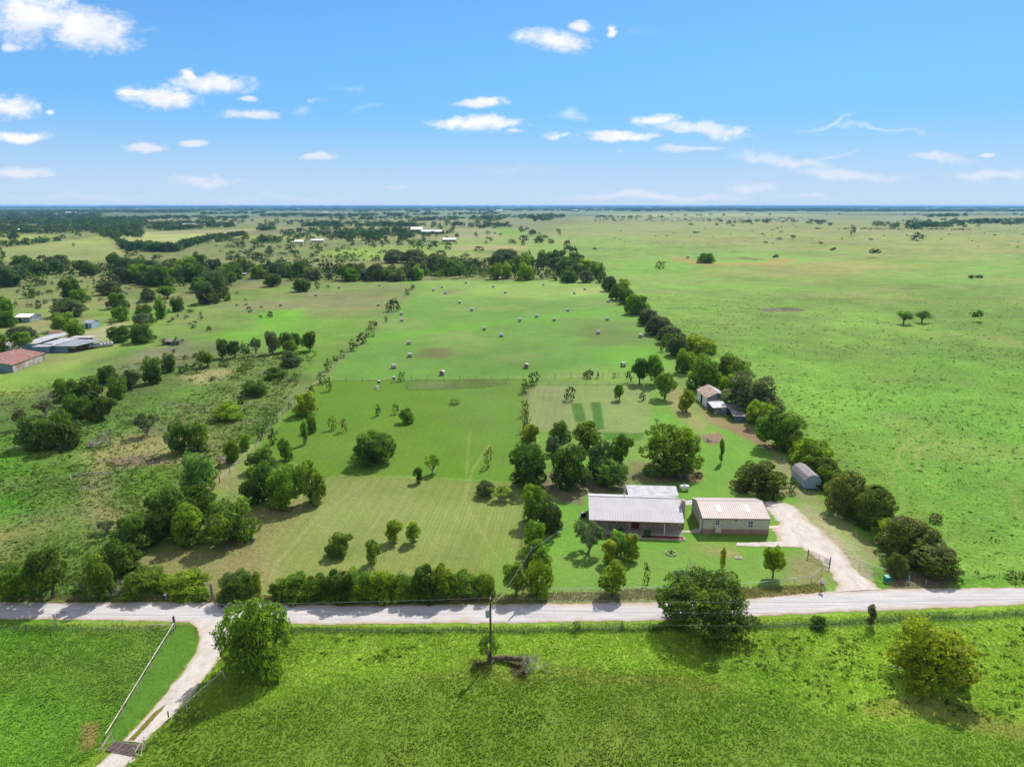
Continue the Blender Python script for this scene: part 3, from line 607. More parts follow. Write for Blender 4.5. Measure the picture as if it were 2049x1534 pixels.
# ------------------------------------------------------------------ trees
def leaf_quads(P, Nn, size, rng):
    """diamond leaves at P facing Nn"""
    n = len(P); Nn = Nn/np.linalg.norm(Nn, axis=1)[:, None]
    r = rng.normal(size=(n, 3)); a = np.cross(Nn, r); a /= np.linalg.norm(a, axis=1)[:, None]; b = np.cross(Nn, a)
    s = size*rng.uniform(.55, 1.4, (n, 1)); t = s*rng.uniform(.5, .9, (n, 1))
    V = np.stack([P+a*s, P+b*t, P-a*s, P-b*t], 1).reshape(-1, 3)
    return V, np.arange(4*n).reshape(n, 4)
ASP = {'broad': 1, 'bushy': .9, 'juniper': .75, 'upright': 1.6, 'sparse': 1, 'umbrella': .85, 'wide': .62}
def lobes_for(kind, rng):
    L = []
    if kind == 'wide':
        for i in range(44):
            a = rng.uniform(0, 2*math.pi); z = rng.uniform(.15, 1.7); q = math.sqrt(max(.02, 1-(z/1.95)**2))*rng.uniform(.45, .95)
            L.append((math.cos(a)*q, math.sin(a)*q, z, rng.uniform(.15, .30)))
        L += [(0, 0, .7, .55), (.35, 0, .5, .45), (-.35, 0, .5, .45)]
    if kind == 'broad':
        for i in range(28):
            d = rng.normal(size=3); d /= np.linalg.norm(d); q = rng.uniform(.35, .85)
            L.append((d[0]*q*.95, d[1]*q*.95, 1.06+d[2]*q*.9, rng.uniform(.18, .38)))
        L.append((0, 0, 1.1, .55))
    elif kind == 'bushy':
        for i in range(34):
            a = rng.uniform(0, 2*math.pi); z = rng.uniform(.18, 1.7); q = math.sqrt(max(.05, 1-((z-.7)/1.15)**2))*rng.uniform(.35, .88)
            L.append((math.cos(a)*q, math.sin(a)*q, z, rng.uniform(.16, .36)))
        L.append((0, 0, .8, .55))
    elif kind == 'juniper':
        for i in range(46):
            a = rng.uniform(0, 2*math.pi); t = rng.uniform(0, 1)**.8
            z = .12+1.6*(1-t)**.85 if False else .2+1.5*math.cos(t*1.5); q = .84*math.sin(.12+t*1.45)*rng.uniform(.85, 1.0)
            L.append((math.cos(a)*q, math.sin(a)*q, z, rng.uniform(.17, .27)))
        L.append((0, 0, .75, .72)); L.append((0, 0, .35, .62))
    elif kind == 'upright':
        for i in range(14):
            z = rng.uniform(.3, 1.75); q = .75*math.sin(math.pi*min(1, (z+.15)/2.1))**.8*rng.uniform(.2, .8); a = rng.uniform(0, 2*math.pi)
            L.append((math.cos(a)*q, math.sin(a)*q, z, rng.uniform(.2, .42)))
    elif kind == 'sparse':
        for i in range(15):
            d = rng.normal(size=3); d /= np.linalg.norm(d); d[2] = abs(d[2])*.9-.15; q = rng.uniform(.5, .85)
            L.append((d[0]*q, d[1]*q, .95+d[2]*q, rng.uniform(.16, .32)))
    elif kind == 'umbrella':
        for i in range(15):
            a = rng.uniform(0, 2*math.pi); q = rng.uniform(.1, .75); L.append((math.cos(a)*q, math.sin(a)*q, 1.45-.35*q+rng.uniform(-.22, .2), rng.uniform(.24, .38)))
    return np.array(L)
def crown_np(kind, n, size, seed):
    rng = np.random.default_rng(seed); L = lobes_for(kind, rng)
    w_ = L[:, 3]**2; w_ = w_/w_.sum(); out = []; outn = []; cnt = 0
    loose = .55 if kind in ('sparse', 'upright') else .3
    while cnt < n:
        k = rng.choice(len(L), size=n*2, p=w_); d = rng.normal(size=(n*2, 3)); d /= np.linalg.norm(d, axis=1)[:, None]
        d[:, 2] += .15
        rr = L[k, 3]*(1-loose+(loose+.14)*rng.uniform(0, 1, n*2)**.7)
        # little bumps on every lobe
        P = L[k, :3]+d*rr[:, None]
        bump = vnoise(P[:, 0]+P[:, 2]*1.3+9, P[:, 1]-P[:, 2]*.8+9, .13, seed)
        keep = bump > .42 if kind != 'juniper' else bump > .34
        inside = np.zeros(len(P), int)
        for q in L:
            inside += (np.sum((P-q[:3])**2, 1) < (q[3]*.72)**2)
        keep &= (inside == 0) & (P[:, 2] > .03)
        P = P[keep]; dd = d[keep]
        if kind != 'juniper' or True:      # ragged sprigs standing out of the lobes
            ns = max(6, int(len(P)*(.16 if kind != 'juniper' else .10))); m_ = max(2, ns//9)
            kk = rng.choice(len(L), size=m_, p=w_); ds = rng.normal(size=(m_, 3)); ds[:, 2] += .35; ds /= np.linalg.norm(ds, axis=1)[:, None]
            ii = rng.integers(0, m_, ns); tt_ = rng.uniform(.85, 1.0+(.55 if kind != 'juniper' else .3)*rng.uniform(.3, 1, m_)[ii])
            SP = L[kk[ii], :3]+ds[ii]*(L[kk[ii], 3]*tt_)[:, None]+rng.normal(size=(ns, 3))*.028
            q_ = SP[:, 2] > .03; P = np.concatenate([P, SP[q_]]); dd = np.concatenate([dd, ds[ii][q_]])
            o_ = rng.permutation(len(P)); P = P[o_]; dd = dd[o_]
        out.append(P); outn.append(dd); cnt += len(P)
    P = np.concatenate(out)[:n]; D_ = np.concatenate(outn)[:n]
    Nn = D_*.75+rng.normal(size=P.shape)*.55; Nn[:, 2] += .25
    A_ = ASP[kind]; P = P*np.array((1, 1, A_)); V, Fq = leaf_quads(P, Nn, size*(A_ if A_ > 1 else 1)**.4, rng); V[:, 2] /= A_
    # stray twigs of leaves outside the outline
    return V, Fq, L
def trunk_mesh(kind, L, seed):
    rng = random.Random(seed); b = MB(); base = .09 if kind not in ('upright',) else .06
    z0 = {'broad': .35, 'bushy': .15, 'juniper': .12, 'upright': .45, 'sparse': .18, 'umbrella': .5, 'wide': .12}[kind]
    lean = (rng.uniform(-.08, .08), rng.uniform(-.08, .08))
    top = (lean[0], lean[1], z0)
    b.tube((0, 0, -.05), top, base, base*.8, 8)
    if kind == 'upright':
        b.tube(top, (lean[0]*2, lean[1]*2, 1.5), base*.8, .015, 6)
    for q in (L[:16] if kind not in ('juniper', 'wide') else L[:14]):
        mid = (top[0]+(q[0]-top[0])*.5+rng.uniform(-.06, .06), top[1]+(q[1]-top[1])*.5+rng.uniform(-.06, .06), top[2]+(q[2]-top[2])*rng.uniform(.4, .6))
        b.tube(top, mid, base*.5, base*.3, 5, cap=False); b.tube(mid, tuple(q[:3]), base*.3, .012, 4, cap=False)
        for k in range(3):
            e = (q[0]+rng.uniform(-1, 1)*q[3]*.9, q[1]+rng.uniform(-1, 1)*q[3]*.9, q[2]+rng.uniform(-.3, 1)*q[3]*.9); b.tube(tuple(q[:3]), e, .012, .004, 3, cap=False)
    return b.mesh('trunk', M['bark'] if kind != 'sparse' else M['deadwood'])
def dead_mesh(seed, spread=1.0, depth=5):
    rng = random.Random(seed); b = MB()
    def grow(p, d, L, r, k):
        q = tuple(p[i]+d[i]*L for i in range(3)); b.tube(p, q, r, r*.62, 5 if k > 2 else 3, cap=False)
        if k == 0: return
        for i in range(rng.choice((2, 3, 3))):
            nd = [d[j]+rng.uniform(-.75, .75)*spread for j in range(3)]; nd[2] += .12; ln = math.sqrt(sum(c*c for c in nd)); nd = [c/ln for c in nd]
            grow(q, nd, L*rng.uniform(.6, .85), r*.6, k-1)
    for i in range(3): grow((0, 0, -.03), (rng.uniform(-.6, .6), rng.uniform(-.6, .6), 1), .42, .05, depth)
    return b.mesh('branches', M['deadwood'])
KINDS = {'wide': (20000, .026), 'broad': (15000, .034), 'bushy': (15000, .034), 'juniper': (17000, .028), 'upright': (4500, .05), 'sparse': (3800, .04), 'umbrella': (6000, .036)}
LIB = {}
for ki, (k, (n, s)) in enumerate(KINDS.items()):
    for vi in range(4 if k in ('broad', 'bushy', 'wide') else 3):
        for lod in (0, 1):
            nn = n if lod == 0 else max(900, n//7); ssz = s if lod == 0 else s*(n/nn)**.5*.8
            V, Fq, L = crown_np(k, nn, ssz, 100+ki*10+vi)
            if lod == 0: # coarse inner leaves keep dense crowns opaque
                pass
            LIB[k, vi, lod] = (np_mesh('crown', V, Fq, M['needle'] if k == 'juniper' else M['leaf']), trunk_mesh(k, L, 5+vi) if lod == 0 else LIB[k, vi, 0][1])
DEAD = [dead_mesh(3), dead_mesh(9), dead_mesh(14, 1.3)]
FARLIB = {k: [crown_np(k, 150, .15, 900+i)[:2] for i in range(3)] for k in ('broad', 'bushy', 'juniper', 'umbrella')}
TINT = {'dk': (.030,.066,.014), 'md': (.052,.105,.018), 'br': (.072,.125,.014), 'ye': (.094,.132,.012), 'jn': (.042,.062,.024), 'jo': (.042,.066,.016), 'gy': (.062,.082,.042), 'bl': (.055,.125,.045), 'rd': (.05,.052,.026), 'db': (.028,.058,.028)}
TW = {'dk': 'dark green', 'md': 'mid green', 'br': 'bright yellow-green', 'ye': 'yellow-topped', 'jn': 'dark', 'jo': 'olive green', 'gy': 'grey-green', 'bl': 'bluish green', 'rd': 'brownish', 'db': 'deep green'}
KW = {'broad': 'leafy tree', 'bushy': 'bushy tree', 'juniper': 'evergreen', 'upright': 'slim young tree', 'sparse': 'thin airy tree', 'umbrella': 'round-headed tree', 'dead': 'bare dead tree'}
KN = {'broad': 'leafy_tree', 'bushy': 'bushy_tree', 'juniper': 'evergreen_tree', 'upright': 'young_tree', 'sparse': 'airy_tree', 'umbrella': 'round_headed_tree', 'dead': 'dead_tree'}
TREES = []
def T(place, rows):
    for r in rows:
        kind, tint, x0, y0, x1, y1 = r[:6]
        TREES.append(dict(kind=kind, tint=tint, x0=x0, y0=y0, x1=x1, y1=y1, place=place, label=r[6] if len(r) > 6 else None))
B_, S_, J_, U_, P_, O_ = 'bushy', 'broad', 'juniper', 'upright', 'sparse', 'umbrella'
T('on the near side of the road', [
 (B_,'md',446,1190,584,1350,'big dense green tree beside the mouth of the side driveway'),
 (B_,'dk',1305,1140,1512,1278,'huge spreading dark bush overhanging the gravel road, wires before it'),
 (B_,'ye',1785,1238,1942,1378,'yellow-topped round tree alone in the lower right pasture'),
 (P_,'md',952,1262,1006,1324,'small grey-green shrub growing at the foot of the transformer pole'),
 (B_,'dk',1620,1230,1653,1259,'low dark shrub on the near roadside fence, right of the huge bush'),
 (U_,'rd',1727,1212,1756,1254,'upright brownish shrub on the near roadside fence'),
 (U_,'dk',1145,1242,1163,1264,'small dark shrub on the near roadside fence left of the huge bush'),
 (U_,'md',1237,1244,1250,1258,'tiny green shrub on the near roadside fence touching the huge bush side')])
T("the roadside trees at far left", [
 (B_,'md',-12,1128,78,1202),(S_,'dk',54,1088,156,1202),(B_,'md',165,1112,240,1200),(B_,'dk',196,1075,286,1158),(B_,'md',240,1132,345,1200),(B_,'br',322,1135,418,1196),(B_,'br',388,1172,422,1202),(B_,'dk',428,1135,522,1204),(U_,'br',500,1146,530,1200),(P_,'gy',150,1150,200,1196)])
T("the tall hedge along the road", [
 (U_,'md',534,1160,563,1199),(B_,'md',556,1130,622,1202),(B_,'dk',608,1140,662,1202),(B_,'dk',652,1126,708,1204),(B_,'md',694,1128,745,1203),(B_,'br',738,1128,792,1202),(B_,'md',785,1136,836,1200),(S_,'dk',826,1119,876,1201),(S_,'br',864,1118,910,1200),(S_,'md',904,1129,957,1196),(S_,'br',952,1136,994,1195)])
T("the tall hedge along the road", [(B_,tt_,xx_-29,1143+(xx_*7)%9,xx_+29,1203) for xx_, tt_ in ((584,"md"),(632,"br"),(676,"md"),(718,"br"),(766,"md"),(808,"br"),(850,"dk"),(888,"md"))])
T("the straw lawn above the hedge", [
 (U_,'md',730,1073,766,1130),(U_,'br',768,1032,810,1086),(U_,'br',810,1033,848,1086),(B_,'md',655,1054,706,1113),(J_,'jn',951,952,990,994),(P_,'br',974,962,1028,1004),(U_,'dk',824,928,849,966)])
T("the tree strip left of the yard", [
 (S_,'md',1004,1124,1060,1195),(S_,'br',1050,1116,1108,1193),(S_,'md',1040,1078,1106,1132),(S_,'md',1046,1040,1094,1098),(B_,'md',1040,960,1094,1046),(S_,'db',1066,994,1133,1066),
 (B_,'dk',1012,880,1104,974),(B_,'br',1040,844,1082,900),(U_,'br',1042,798,1060,832),(U_,'md',1044,822,1062,862),(B_,'md',1040,758,1064,786),(S_,'dk',1055,741,1081,771)])
T('the front yard of the house', [
 (P_,'gy',1137,1030,1218,1108,'wide grey-green multi-stemmed shrub before the left end of the house'),
 (B_,'bl',1210,1056,1258,1116,'bluish green bushy tree in front of the porch'),
 (B_,'br',1245,1064,1283,1119,'bright green bushy tree in front of the porch, right of its pair'),
 (U_,'ye',1195,1080,1240,1128,'yellow-green young tree between the grey shrub and the porch'),
 (S_,'br',1194,1122,1257,1192,'bright green round tree standing at the chain link fence'),
 (U_,'md',1286,1124,1301,1166,'thin dark sapling on the front lawn near the chain link fence'),
 (U_,'ye',1434,1097,1456,1138,'thin yellow sapling on the front lawn below the shop'),
 (S_,'br',1522,1087,1571,1156,'yellow-green young tree on the lawn near the pipe gate')])
T('the grove behind the house', [
 (S_,'dk',1096,885,1180,976),(B_,'db',1170,878,1234,956),(S_,'bl',1185,912,1254,976),(S_,'md',1215,862,1268,926),(B_,'md',1144,838,1206,896),(S_,'dk',1098,838,1142,882),(S_,'gy',1088,866,1122,908),
 (B_,'md',1272,842,1406,948,'very large spreading tree behind the house'),(P_,'gy',1335,918,1388,958,'grey airy shrub at the right foot of the very large tree'),
 (B_,'jo',1463,914,1573,988,'broad olive domed tree standing alone behind the shop'),(U_,'md',1433,879,1452,926,'slim young tree on the lawn between the big tree and the domed tree'),
 (J_,'db',1390,943,1408,956,'low round clipped bush behind the propane tank'),(P_,'md',1574,955,1600,985,'small open shrub by the right foot of the domed tree')])
T('the orchard behind the garden', [
 (J_,'jn',1128,772,1153,801),(S_,'md',1225,766,1253,801),(B_,'md',1275,782,1293,801),(B_,'br',1356,776,1391,824),(S_,'md',1304,740,1356,798),(S_,'dk',1260,712,1300,768),(S_,'md',1288,705,1331,769),(U_,'dk',1250,738,1266,765),(J_,'jn',1165,738,1189,756),(U_,'md',1192,742,1200,757),(B_,'md',1225,744,1234,756)])
T('the bright green upper lawn', [
 (B_,'dk',702,860,797,928,'big round dark bush alone in the middle of the upper lawn'),(P_,'br',842,900,886,948),(U_,'ye',967,892,987,934),(B_,'md',797,814,831,846),(B_,'md',785,805,799,828),(U_,'md',750,809,765,832),(P_,'md',897,798,922,809),(P_,'ye',654,833,676,860),(U_,'ye',679,834,696,864),(U_,'md',599,844,620,889),(B_,'md',612,827,637,865),(B_,'br',588,778,640,830),(U_,'br',648,755,666,782),(B_,'md',554,872,588,922),(B_,'dk',537,856,562,888),(B_,'md',795,742,812,762)])
T('the dark grove left of the lawns', [
 (B_,'dk',494,896,552,944),(B_,'dk',484,918,566,1006),(B_,'md',534,926,602,1018),(B_,'md',588,916,654,1008),(S_,'bl',368,900,436,985),(B_,'dk',285,966,392,1072),(B_,'dk',226,1020,314,1102),(B_,'dk',344,964,442,1040),(B_,'md',402,985,516,1088),(B_,'md',336,1000,420,1088),(P_,'gy',195,1034,232,1068)])
T("the brushy fence left of the lawn", [
 (B_,'md',538,818,560,846),(B_,'md',522,834,545,862),(B_,'md',510,850,533,880),(B_,'br',478,866,506,900),(B_,'md',447,874,482,926),(U_,'dk',576,804,584,816),
 (S_,'gy',632,744,656,768),(B_,'md',648,716,669,742),(S_,'dk',664,710,680,726),(B_,'md',678,697,692,716),(B_,'md',694,679,716,702),(B_,'dk',708,665,736,688),(B_,'br',728,652,752,673),(B_,'dk',736,640,757,656),(U_,'dk',768,632,776,646),(B_,'dk',809,576,821,590),(S_,'md',820,568,832,580),(J_,'jn',776,596,804,622),(U_,'md',770,604,781,624),(U_,'dk',618,768,630,786)])
T('the thickets of the rough left pasture', [
 (B_,'dk',336,838,384,906),(B_,'md',374,838,418,900),(B_,'br',424,802,488,842),(B_,'dk',474,790,492,814),(P_,'gy',268,815,320,872),(B_,'dk',40,828,112,896),(B_,'dk',92,820,166,898),(P_,'rd',28,810,60,858),(P_,'gy',62,790,122,832),
 (B_,'md',104,754,164,800),(B_,'dk',150,752,206,804),(B_,'dk',192,730,240,768),(B_,'md',214,750,262,798),(S_,'gy',240,735,286,778),(B_,'dk',120,786,190,838),(B_,'dk',176,788,236,840),(B_,'dk',284,710,332,766),(S_,'dk',322,704,358,744),(B_,'dk',290,732,326,768),(B_,'dk',354,728,382,746),(B_,'dk',380,724,408,746)])
T("the tree row crossing the left pasture", [
 (S_,'md',397,697,433,734),(S_,'dk',430,676,462,716),(S_,'dk',454,679,486,716),(S_,'dk',480,683,506,714),(P_,'gy',500,668,526,710),(S_,'gy',528,660,562,708),(S_,'dk',554,662,592,704),(S_,'dk',578,664,606,696),(S_,'dk',604,660,637,702),(S_,'md',564,678,602,712),(B_,'gy',560,700,608,733),(B_,'md',487,711,511,738),(B_,'dk',436,717,458,733),(B_,'dk',530,732,576,758),(B_,'dk',483,758,542,792)])
T("the trees around the old sheds", [
 (S_,'dk',120,552,166,597),(B_,'md',137,576,181,606),(J_,'jn',98,602,176,634),(S_,'md',102,618,152,662),(S_,'md',128,637,173,675),(J_,'jn',190,561,250,590),(B_,'dk',214,584,258,617),(J_,'jn',279,576,314,604),(S_,'md',314,568,356,597),(S_,'md',308,592,336,638),(S_,'dk',340,592,372,623),(S_,'md',226,608,264,642),(P_,'gy',262,618,312,660),(B_,'dk',268,606,314,650),(B_,'dk',214,650,262,684),(B_,'dk',254,645,308,686),(B_,'dk',217,634,236,649),(B_,'dk',42,571,72,596),(S_,'md',-4,590,30,626),(B_,'dk',-10,620,34,654),(J_,'jn',14,650,76,682),(S_,'md',24,660,74,702),(S_,'md',-20,660,20,705),(J_,'jn',70,599,84,614),(B_,'dk',320,676,336,690),(B_,'md',344,674,362,690),(J_,'db',534,622,548,635),(J_,'jn',255,561,262,568)])
T("the left field's far corner", [
 (B_,'db',392,562,438,608,'big bluish green tree at the far corner of the left hay field'),(S_,'db',415,540,460,602,'tall dark tree behind the bluish one, far left hay field'),(B_,'dk',378,552,420,584),(B_,'dk',585,556,626,583),(B_,'dk',526,546,566,573),(B_,'dk',628,562,642,578),(B_,'dk',652,569,660,577)])
T("the tree line by the right fence", [
 (J_,'jn',1155,540,1192,565),(J_,'jn',1190,541,1216,566),(J_,'jn',1202,550,1236,582),(B_,'br',1226,557,1264,584),(B_,'dk',1217,566,1252,600),(B_,'dk',1234,575,1270,608),(B_,'md',1243,586,1303,628),(J_,'jn',1272,616,1324,650),(J_,'jn',1288,630,1347,670),(J_,'jn',1310,650,1374,688),(U_,'br',1318,669,1338,702),(J_,'jn',1330,668,1380,712),(B_,'br',1356,665,1437,706),(B_,'md',1345,698,1386,746),(B_,'md',1376,706,1442,778),(B_,'md',1424,704,1502,762),(S_,'gy',1440,740,1562,824),(B_,'br',1434,752,1462,788),(B_,'br',1484,796,1546,852),(B_,'md',1512,808,1613,898),(B_,'br',1562,862,1616,908),(B_,'br',1584,870,1662,938),(J_,'jo',1628,912,1682,962),(B_,'br',1640,930,1692,965),(J_,'jo',1640,938,1742,1028),(J_,'jo',1700,968,1792,1058),(J_,'jo',1748,1028,1882,1124),(B_,'br',1830,1096,1880,1140),(J_,'jo',1768,1104,1818,1154),(J_,'jo',1808,1088,1926,1158)])
T('the big right-hand pasture', [
 (J_,'rd',1855,1026,1888,1046,'low dark bush alone in the right pasture near the road'),
 (B_,'dk',2012,1140,2038,1162,'small dark bush on the roadside at the right edge'),(B_,'dk',2040,1142,2062,1162,'small dark bush cut by the right picture edge at the road'),
 (O_,'md',1789,619,1827,649,'left one of the pair of round trees in the right pasture'),(O_,'md',1826,619,1864,646,'right one of the pair of round trees in the right pasture'),
 (O_,'md',1939,619,1969,643,'single round tree right of the pair in the right pasture'),
 (O_,'dk',1738,497,1764,515,'dark round tree standing high in the right pasture'),
 (P_,'gy',1309,521,1333,537,'open tree on bare soil left of the pond hollow'),
 (B_,'md',1392,504,1434,526,'wide bushy tree in the pond hollow'),(O_,'dk',1544,508,1559,521,'small dark tree right of the pond hollow'),
 (B_,'dk',1700,449,1712,472),(B_,'dk',1820,472,1856,482),(O_,'dk',1580,470,1592,480),(O_,'dk',1658,496,1672,504),(O_,'md',1384,462,1396,470),(O_,'md',1526,482,1536,490),(O_,'md',1636,482,1646,492),(O_,'md',1662,494,1674,504),(O_,'md',1186,494,1194,504),(U_,'rd',1372,512,1380,518),(O_,'md',1376,446,1388,454)])
T("the wooded corner beyond the bales", [
 (B_,'br',1148,515,1205,548),(B_,'md',1172,520,1212,556),(B_,'dk',1120,540,1160,565),(B_,'dk',1072,500,1110,530),(B_,'dk',1098,495,1136,530),(B_,'dk',1128,505,1176,530),(J_,'jn',1124,480,1146,502),(J_,'jn',1136,492,1160,514),(S_,'md',1040,500,1066,528),(J_,'jn',980,498,1046,526),(J_,'jn',946,493,970,503),(J_,'jn',920,506,942,517),(J_,'jn',870,500,896,514),(J_,'jn',762,498,820,526),(J_,'jn',800,506,862,526),(B_,'md',815,476,850,500),(B_,'dk',852,480,882,498),(J_,'jn',888,484,906,500),(J_,'jn',1036,470,1060,482),(B_,'md',1068,470,1088,486),(J_,'jn',1066,474,1090,486)])
T("the juniper slope beyond the wood", [
 (J_,'jn',528,495,548,509),(B_,'dk',574,486,596,505),(B_,'md',626,484,648,502),(J_,'jn',472,484,494,495),(J_,'jn',500,504,532,522),(J_,'jn',466,512,496,526),(J_,'jn',505,484,520,494),(S_,'dk',690,464,712,490),(S_,'dk',716,466,744,488),(S_,'dk',752,468,778,488),(B_,'dk',226,508,237,518),(J_,'jn',248,504,264,514),(J_,'jn',264,500,278,512),(B_,'dk',302,508,326,520),(J_,'jn',386,502,398,511),(B_,'dk',8,480,24,494),(B_,'dk',46,476,68,490),(J_,'jn',144,486,150,493),(B_,'dk',148,460,164,474),(B_,'dk',-8,495,12,516)])
_line = [(1196,560),(1240,600),(1290,642),(1340,690),(1375,735),(1430,760),(1490,800),(1540,850),(1590,905),(1640,960),(1700,1010),(1770,1075),(1850,1130)]
for i_ in range(26):
    q_ = i_*(len(_line)-1)/25.0; a_ = min(int(q_), len(_line)-2); fx_ = _line[a_][0]+(_line[a_+1][0]-_line[a_][0])*(q_-a_)+8; fy_ = _line[a_][1]+(_line[a_+1][1]-_line[a_][1])*(q_-a_); sz_ = 13+(fy_-560)*.048
    T('the tree line by the right fence', [(B_, ('md','dk','br')[i_ % 3], fx_-sz_, fy_-sz_*1.15, fx_+sz_, fy_+sz_*.35)])
# the belts of woodland: scattered individual crowns
rr = random.Random(5)
def belt(place, pts, n, wpx, mix, hr=(.55, .9)):
    """pts: list of (x, y_top, y_bottom) along the belt; n crowns"""
    xs = [p[0] for p in pts]
    for i in range(n):
        x = xs[0]+(xs[-1]-xs[0])*(i+rr.random())/n; lo = np.interp(x, xs, [p[1] for p in pts]); hi = np.interp(x, xs, [p[2] for p in pts])
        y = lo+(hi-lo)*rr.random(); wd = wpx*rr.uniform(.7, 1.3)*(.75+.5*(y-lo)/(hi-lo+1)); hh = wd*rr.uniform(*hr)
        k, t = rr.choice(mix); T(place, [(k, t, x-wd/2, y-hh, x+wd/2, y)])
MIXW = [(J_,'jn'),(J_,'jn'),(B_,'dk'),(B_,'dk'),(B_,'md'),(S_,'db'),(S_,'gy')]
belt("the wood behind the old sheds", [(-20,528,575),(60,520,575),(125,530,566)], 26, 38, MIXW)
belt('the scattered trees behind the sheds', [(100,532,552),(230,535,580)], 12, 30, MIXW)
belt('the wood left of the hay fields', [(222,532,572),(300,526,572),(400,530,580),(470,545,572)], 46, 38, MIXW)
belt("the belt behind the left hay field", [(450,540,562),(560,535,560),(700,545,565),(830,545,562)], 58, 32, MIXW)
belt("the bright trees edging the hay field", [(690,556,566),(830,552,562),(1000,552,560),(1150,554,562)], 34, 26, [(B_,'br'),(B_,'md'),(B_,'md'),(S_,'dk')], (.7, 1.1))
belt("the dark belt beyond the hay field", [(830,532,552),(1000,530,550),(1160,535,555)], 40, 34, MIXW)

def solve(t):
    x0, y0, x1, y1 = t['x0'], t['y0'], t['x1'], t['y1']
    Wd = x1-x0; cx = (x0+x1)/2
    bx, by = G(cx, y1-.15*(y1-y0)); 
    for _ in range(4):
        z = by*cp+HC*sp; s = F/z; a = Wd/2/s; half = (y1-y0)/2/s
        dep = math.atan2(HC, by); S_n, C_n = math.sin(dep), math.cos(dep)
        b = math.sqrt(max(half*half-a*a*S_n*S_n, (a*.45)**2))/C_n; b = max(b, a*.42)
        base_px = y1-max(0, (math.hypot(a*S_n, b*C_n)-b*C_n))*s
        bx, by = G(cx, base_px)
    return bx, by, 2*a, 2*b, Wd*(y1-y0)
for t in TREES:
    if t['kind'] == S_ and t['place'] not in ('the front yard of the house', 'the tree row crossing the left pasture', 'the orchard behind the garden') and (int(t['x0'])*7) % 10 < 7: t['kind'] = B_
    if 'hedge' in t['place'] and t['kind'] == S_: t['kind'] = B_
    if 'hedge' in t['place']: t['y0'] += 7
    if 'hedge' in t['place']: e_ = (t['x1']-t['x0'])*.11; t['x0'] -= e_; t['x1'] += e_
for t in TREES: t['x'], t['y'], t['w'], t['h'], t['area'] = solve(t)
TREES.sort(key=lambda t: -t['area'])
KEEP = TREES[:298]; REST = TREES[298:]
ORD = ['leftmost', 'second from the left', 'third from the left', 'fourth from the left', 'fifth from the left', 'sixth from the left', 'seventh from the left', 'eighth from the left', 'ninth from the left', 'tenth from the left']
groups = {}
for t in KEEP: groups.setdefault(t['place'], []).append(t)
def ordw(i, n):
    if i < 10: return ORD[i]
    if n-1-i < 10: return ORD[n-1-i].replace('left', 'right')
    return '%dth from the left' % (i+1) if (i+1) % 10 not in (1, 2, 3) else '%d%s from the left' % (i+1, {1: 'st', 2: 'nd', 3: 'rd'}[(i+1) % 10])
for pl, g in groups.items():
    g.sort(key=lambda t: t['x0']+t['x1'])
    for i, t in enumerate(g):
        if not t['label']:
            kw = KW[t['kind']]
            if t['h'] < 2.6 and t['kind'] in (B_, J_, P_): kw = {'bushy': 'bush', 'juniper': 'evergreen bush', 'sparse': 'thin shrub'}[t['kind']]
            t['label'] = '%s %s, %s in %s' % (TW[t['tint']], kw, ordw(i, len(g)).replace('from the', 'from'), pl)
ti = 0
PROTO = {}
for t in sorted(KEEP, key=lambda t: t['y']):
    k = t['kind']
    if k == B_ and t['h'] < .78*t['w']: k = 'wide'
    nv = 4 if k in ('broad', 'bushy', 'wide') else 3; vi = (ti*7+int(t['x0'])) % nv; ti += 1
    lod = 0 if (t['x1']-t['x0']) > 17 or k in ('sparse', 'upright') else 1
    name = KN[t['kind']]; cat = 'tree'
    if t['h'] < 2.6 and t['kind'] in (B_, J_, P_): name = 'evergreen_bush' if k == J_ else 'bush'; cat = 'bush'
    root = thing(name, (t['x'], t['y'], 0), t['label'], cat, 'trees in '+t['place'] if not t['place'].startswith('on') else 'trees on the near side of the road')
    root.rotation_euler[2] = rr.uniform(0, 6.28); root.scale = (t['w']/2*.94, t['w']/2*.94*rr.uniform(.92, 1.08), t['h']/2*.97)
    cme, tme = LIB[k, vi, lod]
    c = link('crown', cme, root); v_ = rr.uniform(.86, 1.16); tn = [q*m__ for q, m__ in zip(TINT[t['tint']], (2.65, 2.3, 1.4) if t['tint'] not in ('gy', 'rd', 'jn') else (2.0, 2.1, 1.9))]
    c.color = (tn[0]*v_*rr.uniform(.92, 1.1), tn[1]*v_, tn[2]*v_*rr.uniform(.9, 1.15), 1)
    link('trunk', tme, root)
# dead trees and brush
def dead(px, py, hm, wm, vi, label, name='dead_tree', cat='dead tree', group='bare dead trees'):
    x, y = G(px, py); r = thing(name, (x, y, 0), label, cat, group); r.scale = (wm/2, wm/2, hm/2); r.rotation_euler[2] = px
    link('branches', DEAD[vi], r); return r
dead(222,890,6.5,6,0,'bleached bare tree standing in the rough left pasture')
dead(190,893,2.2,8,2,'low grey heap of dead branches by the pasture thicket','brush_pile','brush pile')
dead(92,812,6,8,1,'grey bare crown among the left thicket')
dead(1315,850,3.0,3.6,1,'small bare tree beside the garden')
dead(113,1258,3.6,2.2,0,'thin bare sapling on the near fence at the left')
dead(1370,1205,8.6,7,2,'grey dead limbs rising out of the huge roadside bush')
dead(1440,1200,7.6,5.5,0,'grey dead twigs at the right top of the huge roadside bush')
dead(1500,812,7.5,9,2,'tall bare dead tree leaning over the tin sheds')
dead(512,708,8.5,4,1,'pale bare tree in the row crossing the left pasture')
dead(538,708,9.5,4.5,0,'white-stemmed bare tree in the row crossing the left pasture')
dead(240,1190,2.5,6,2,'tangle of bare branches beneath the roadside trees','brush_pile','brush pile')
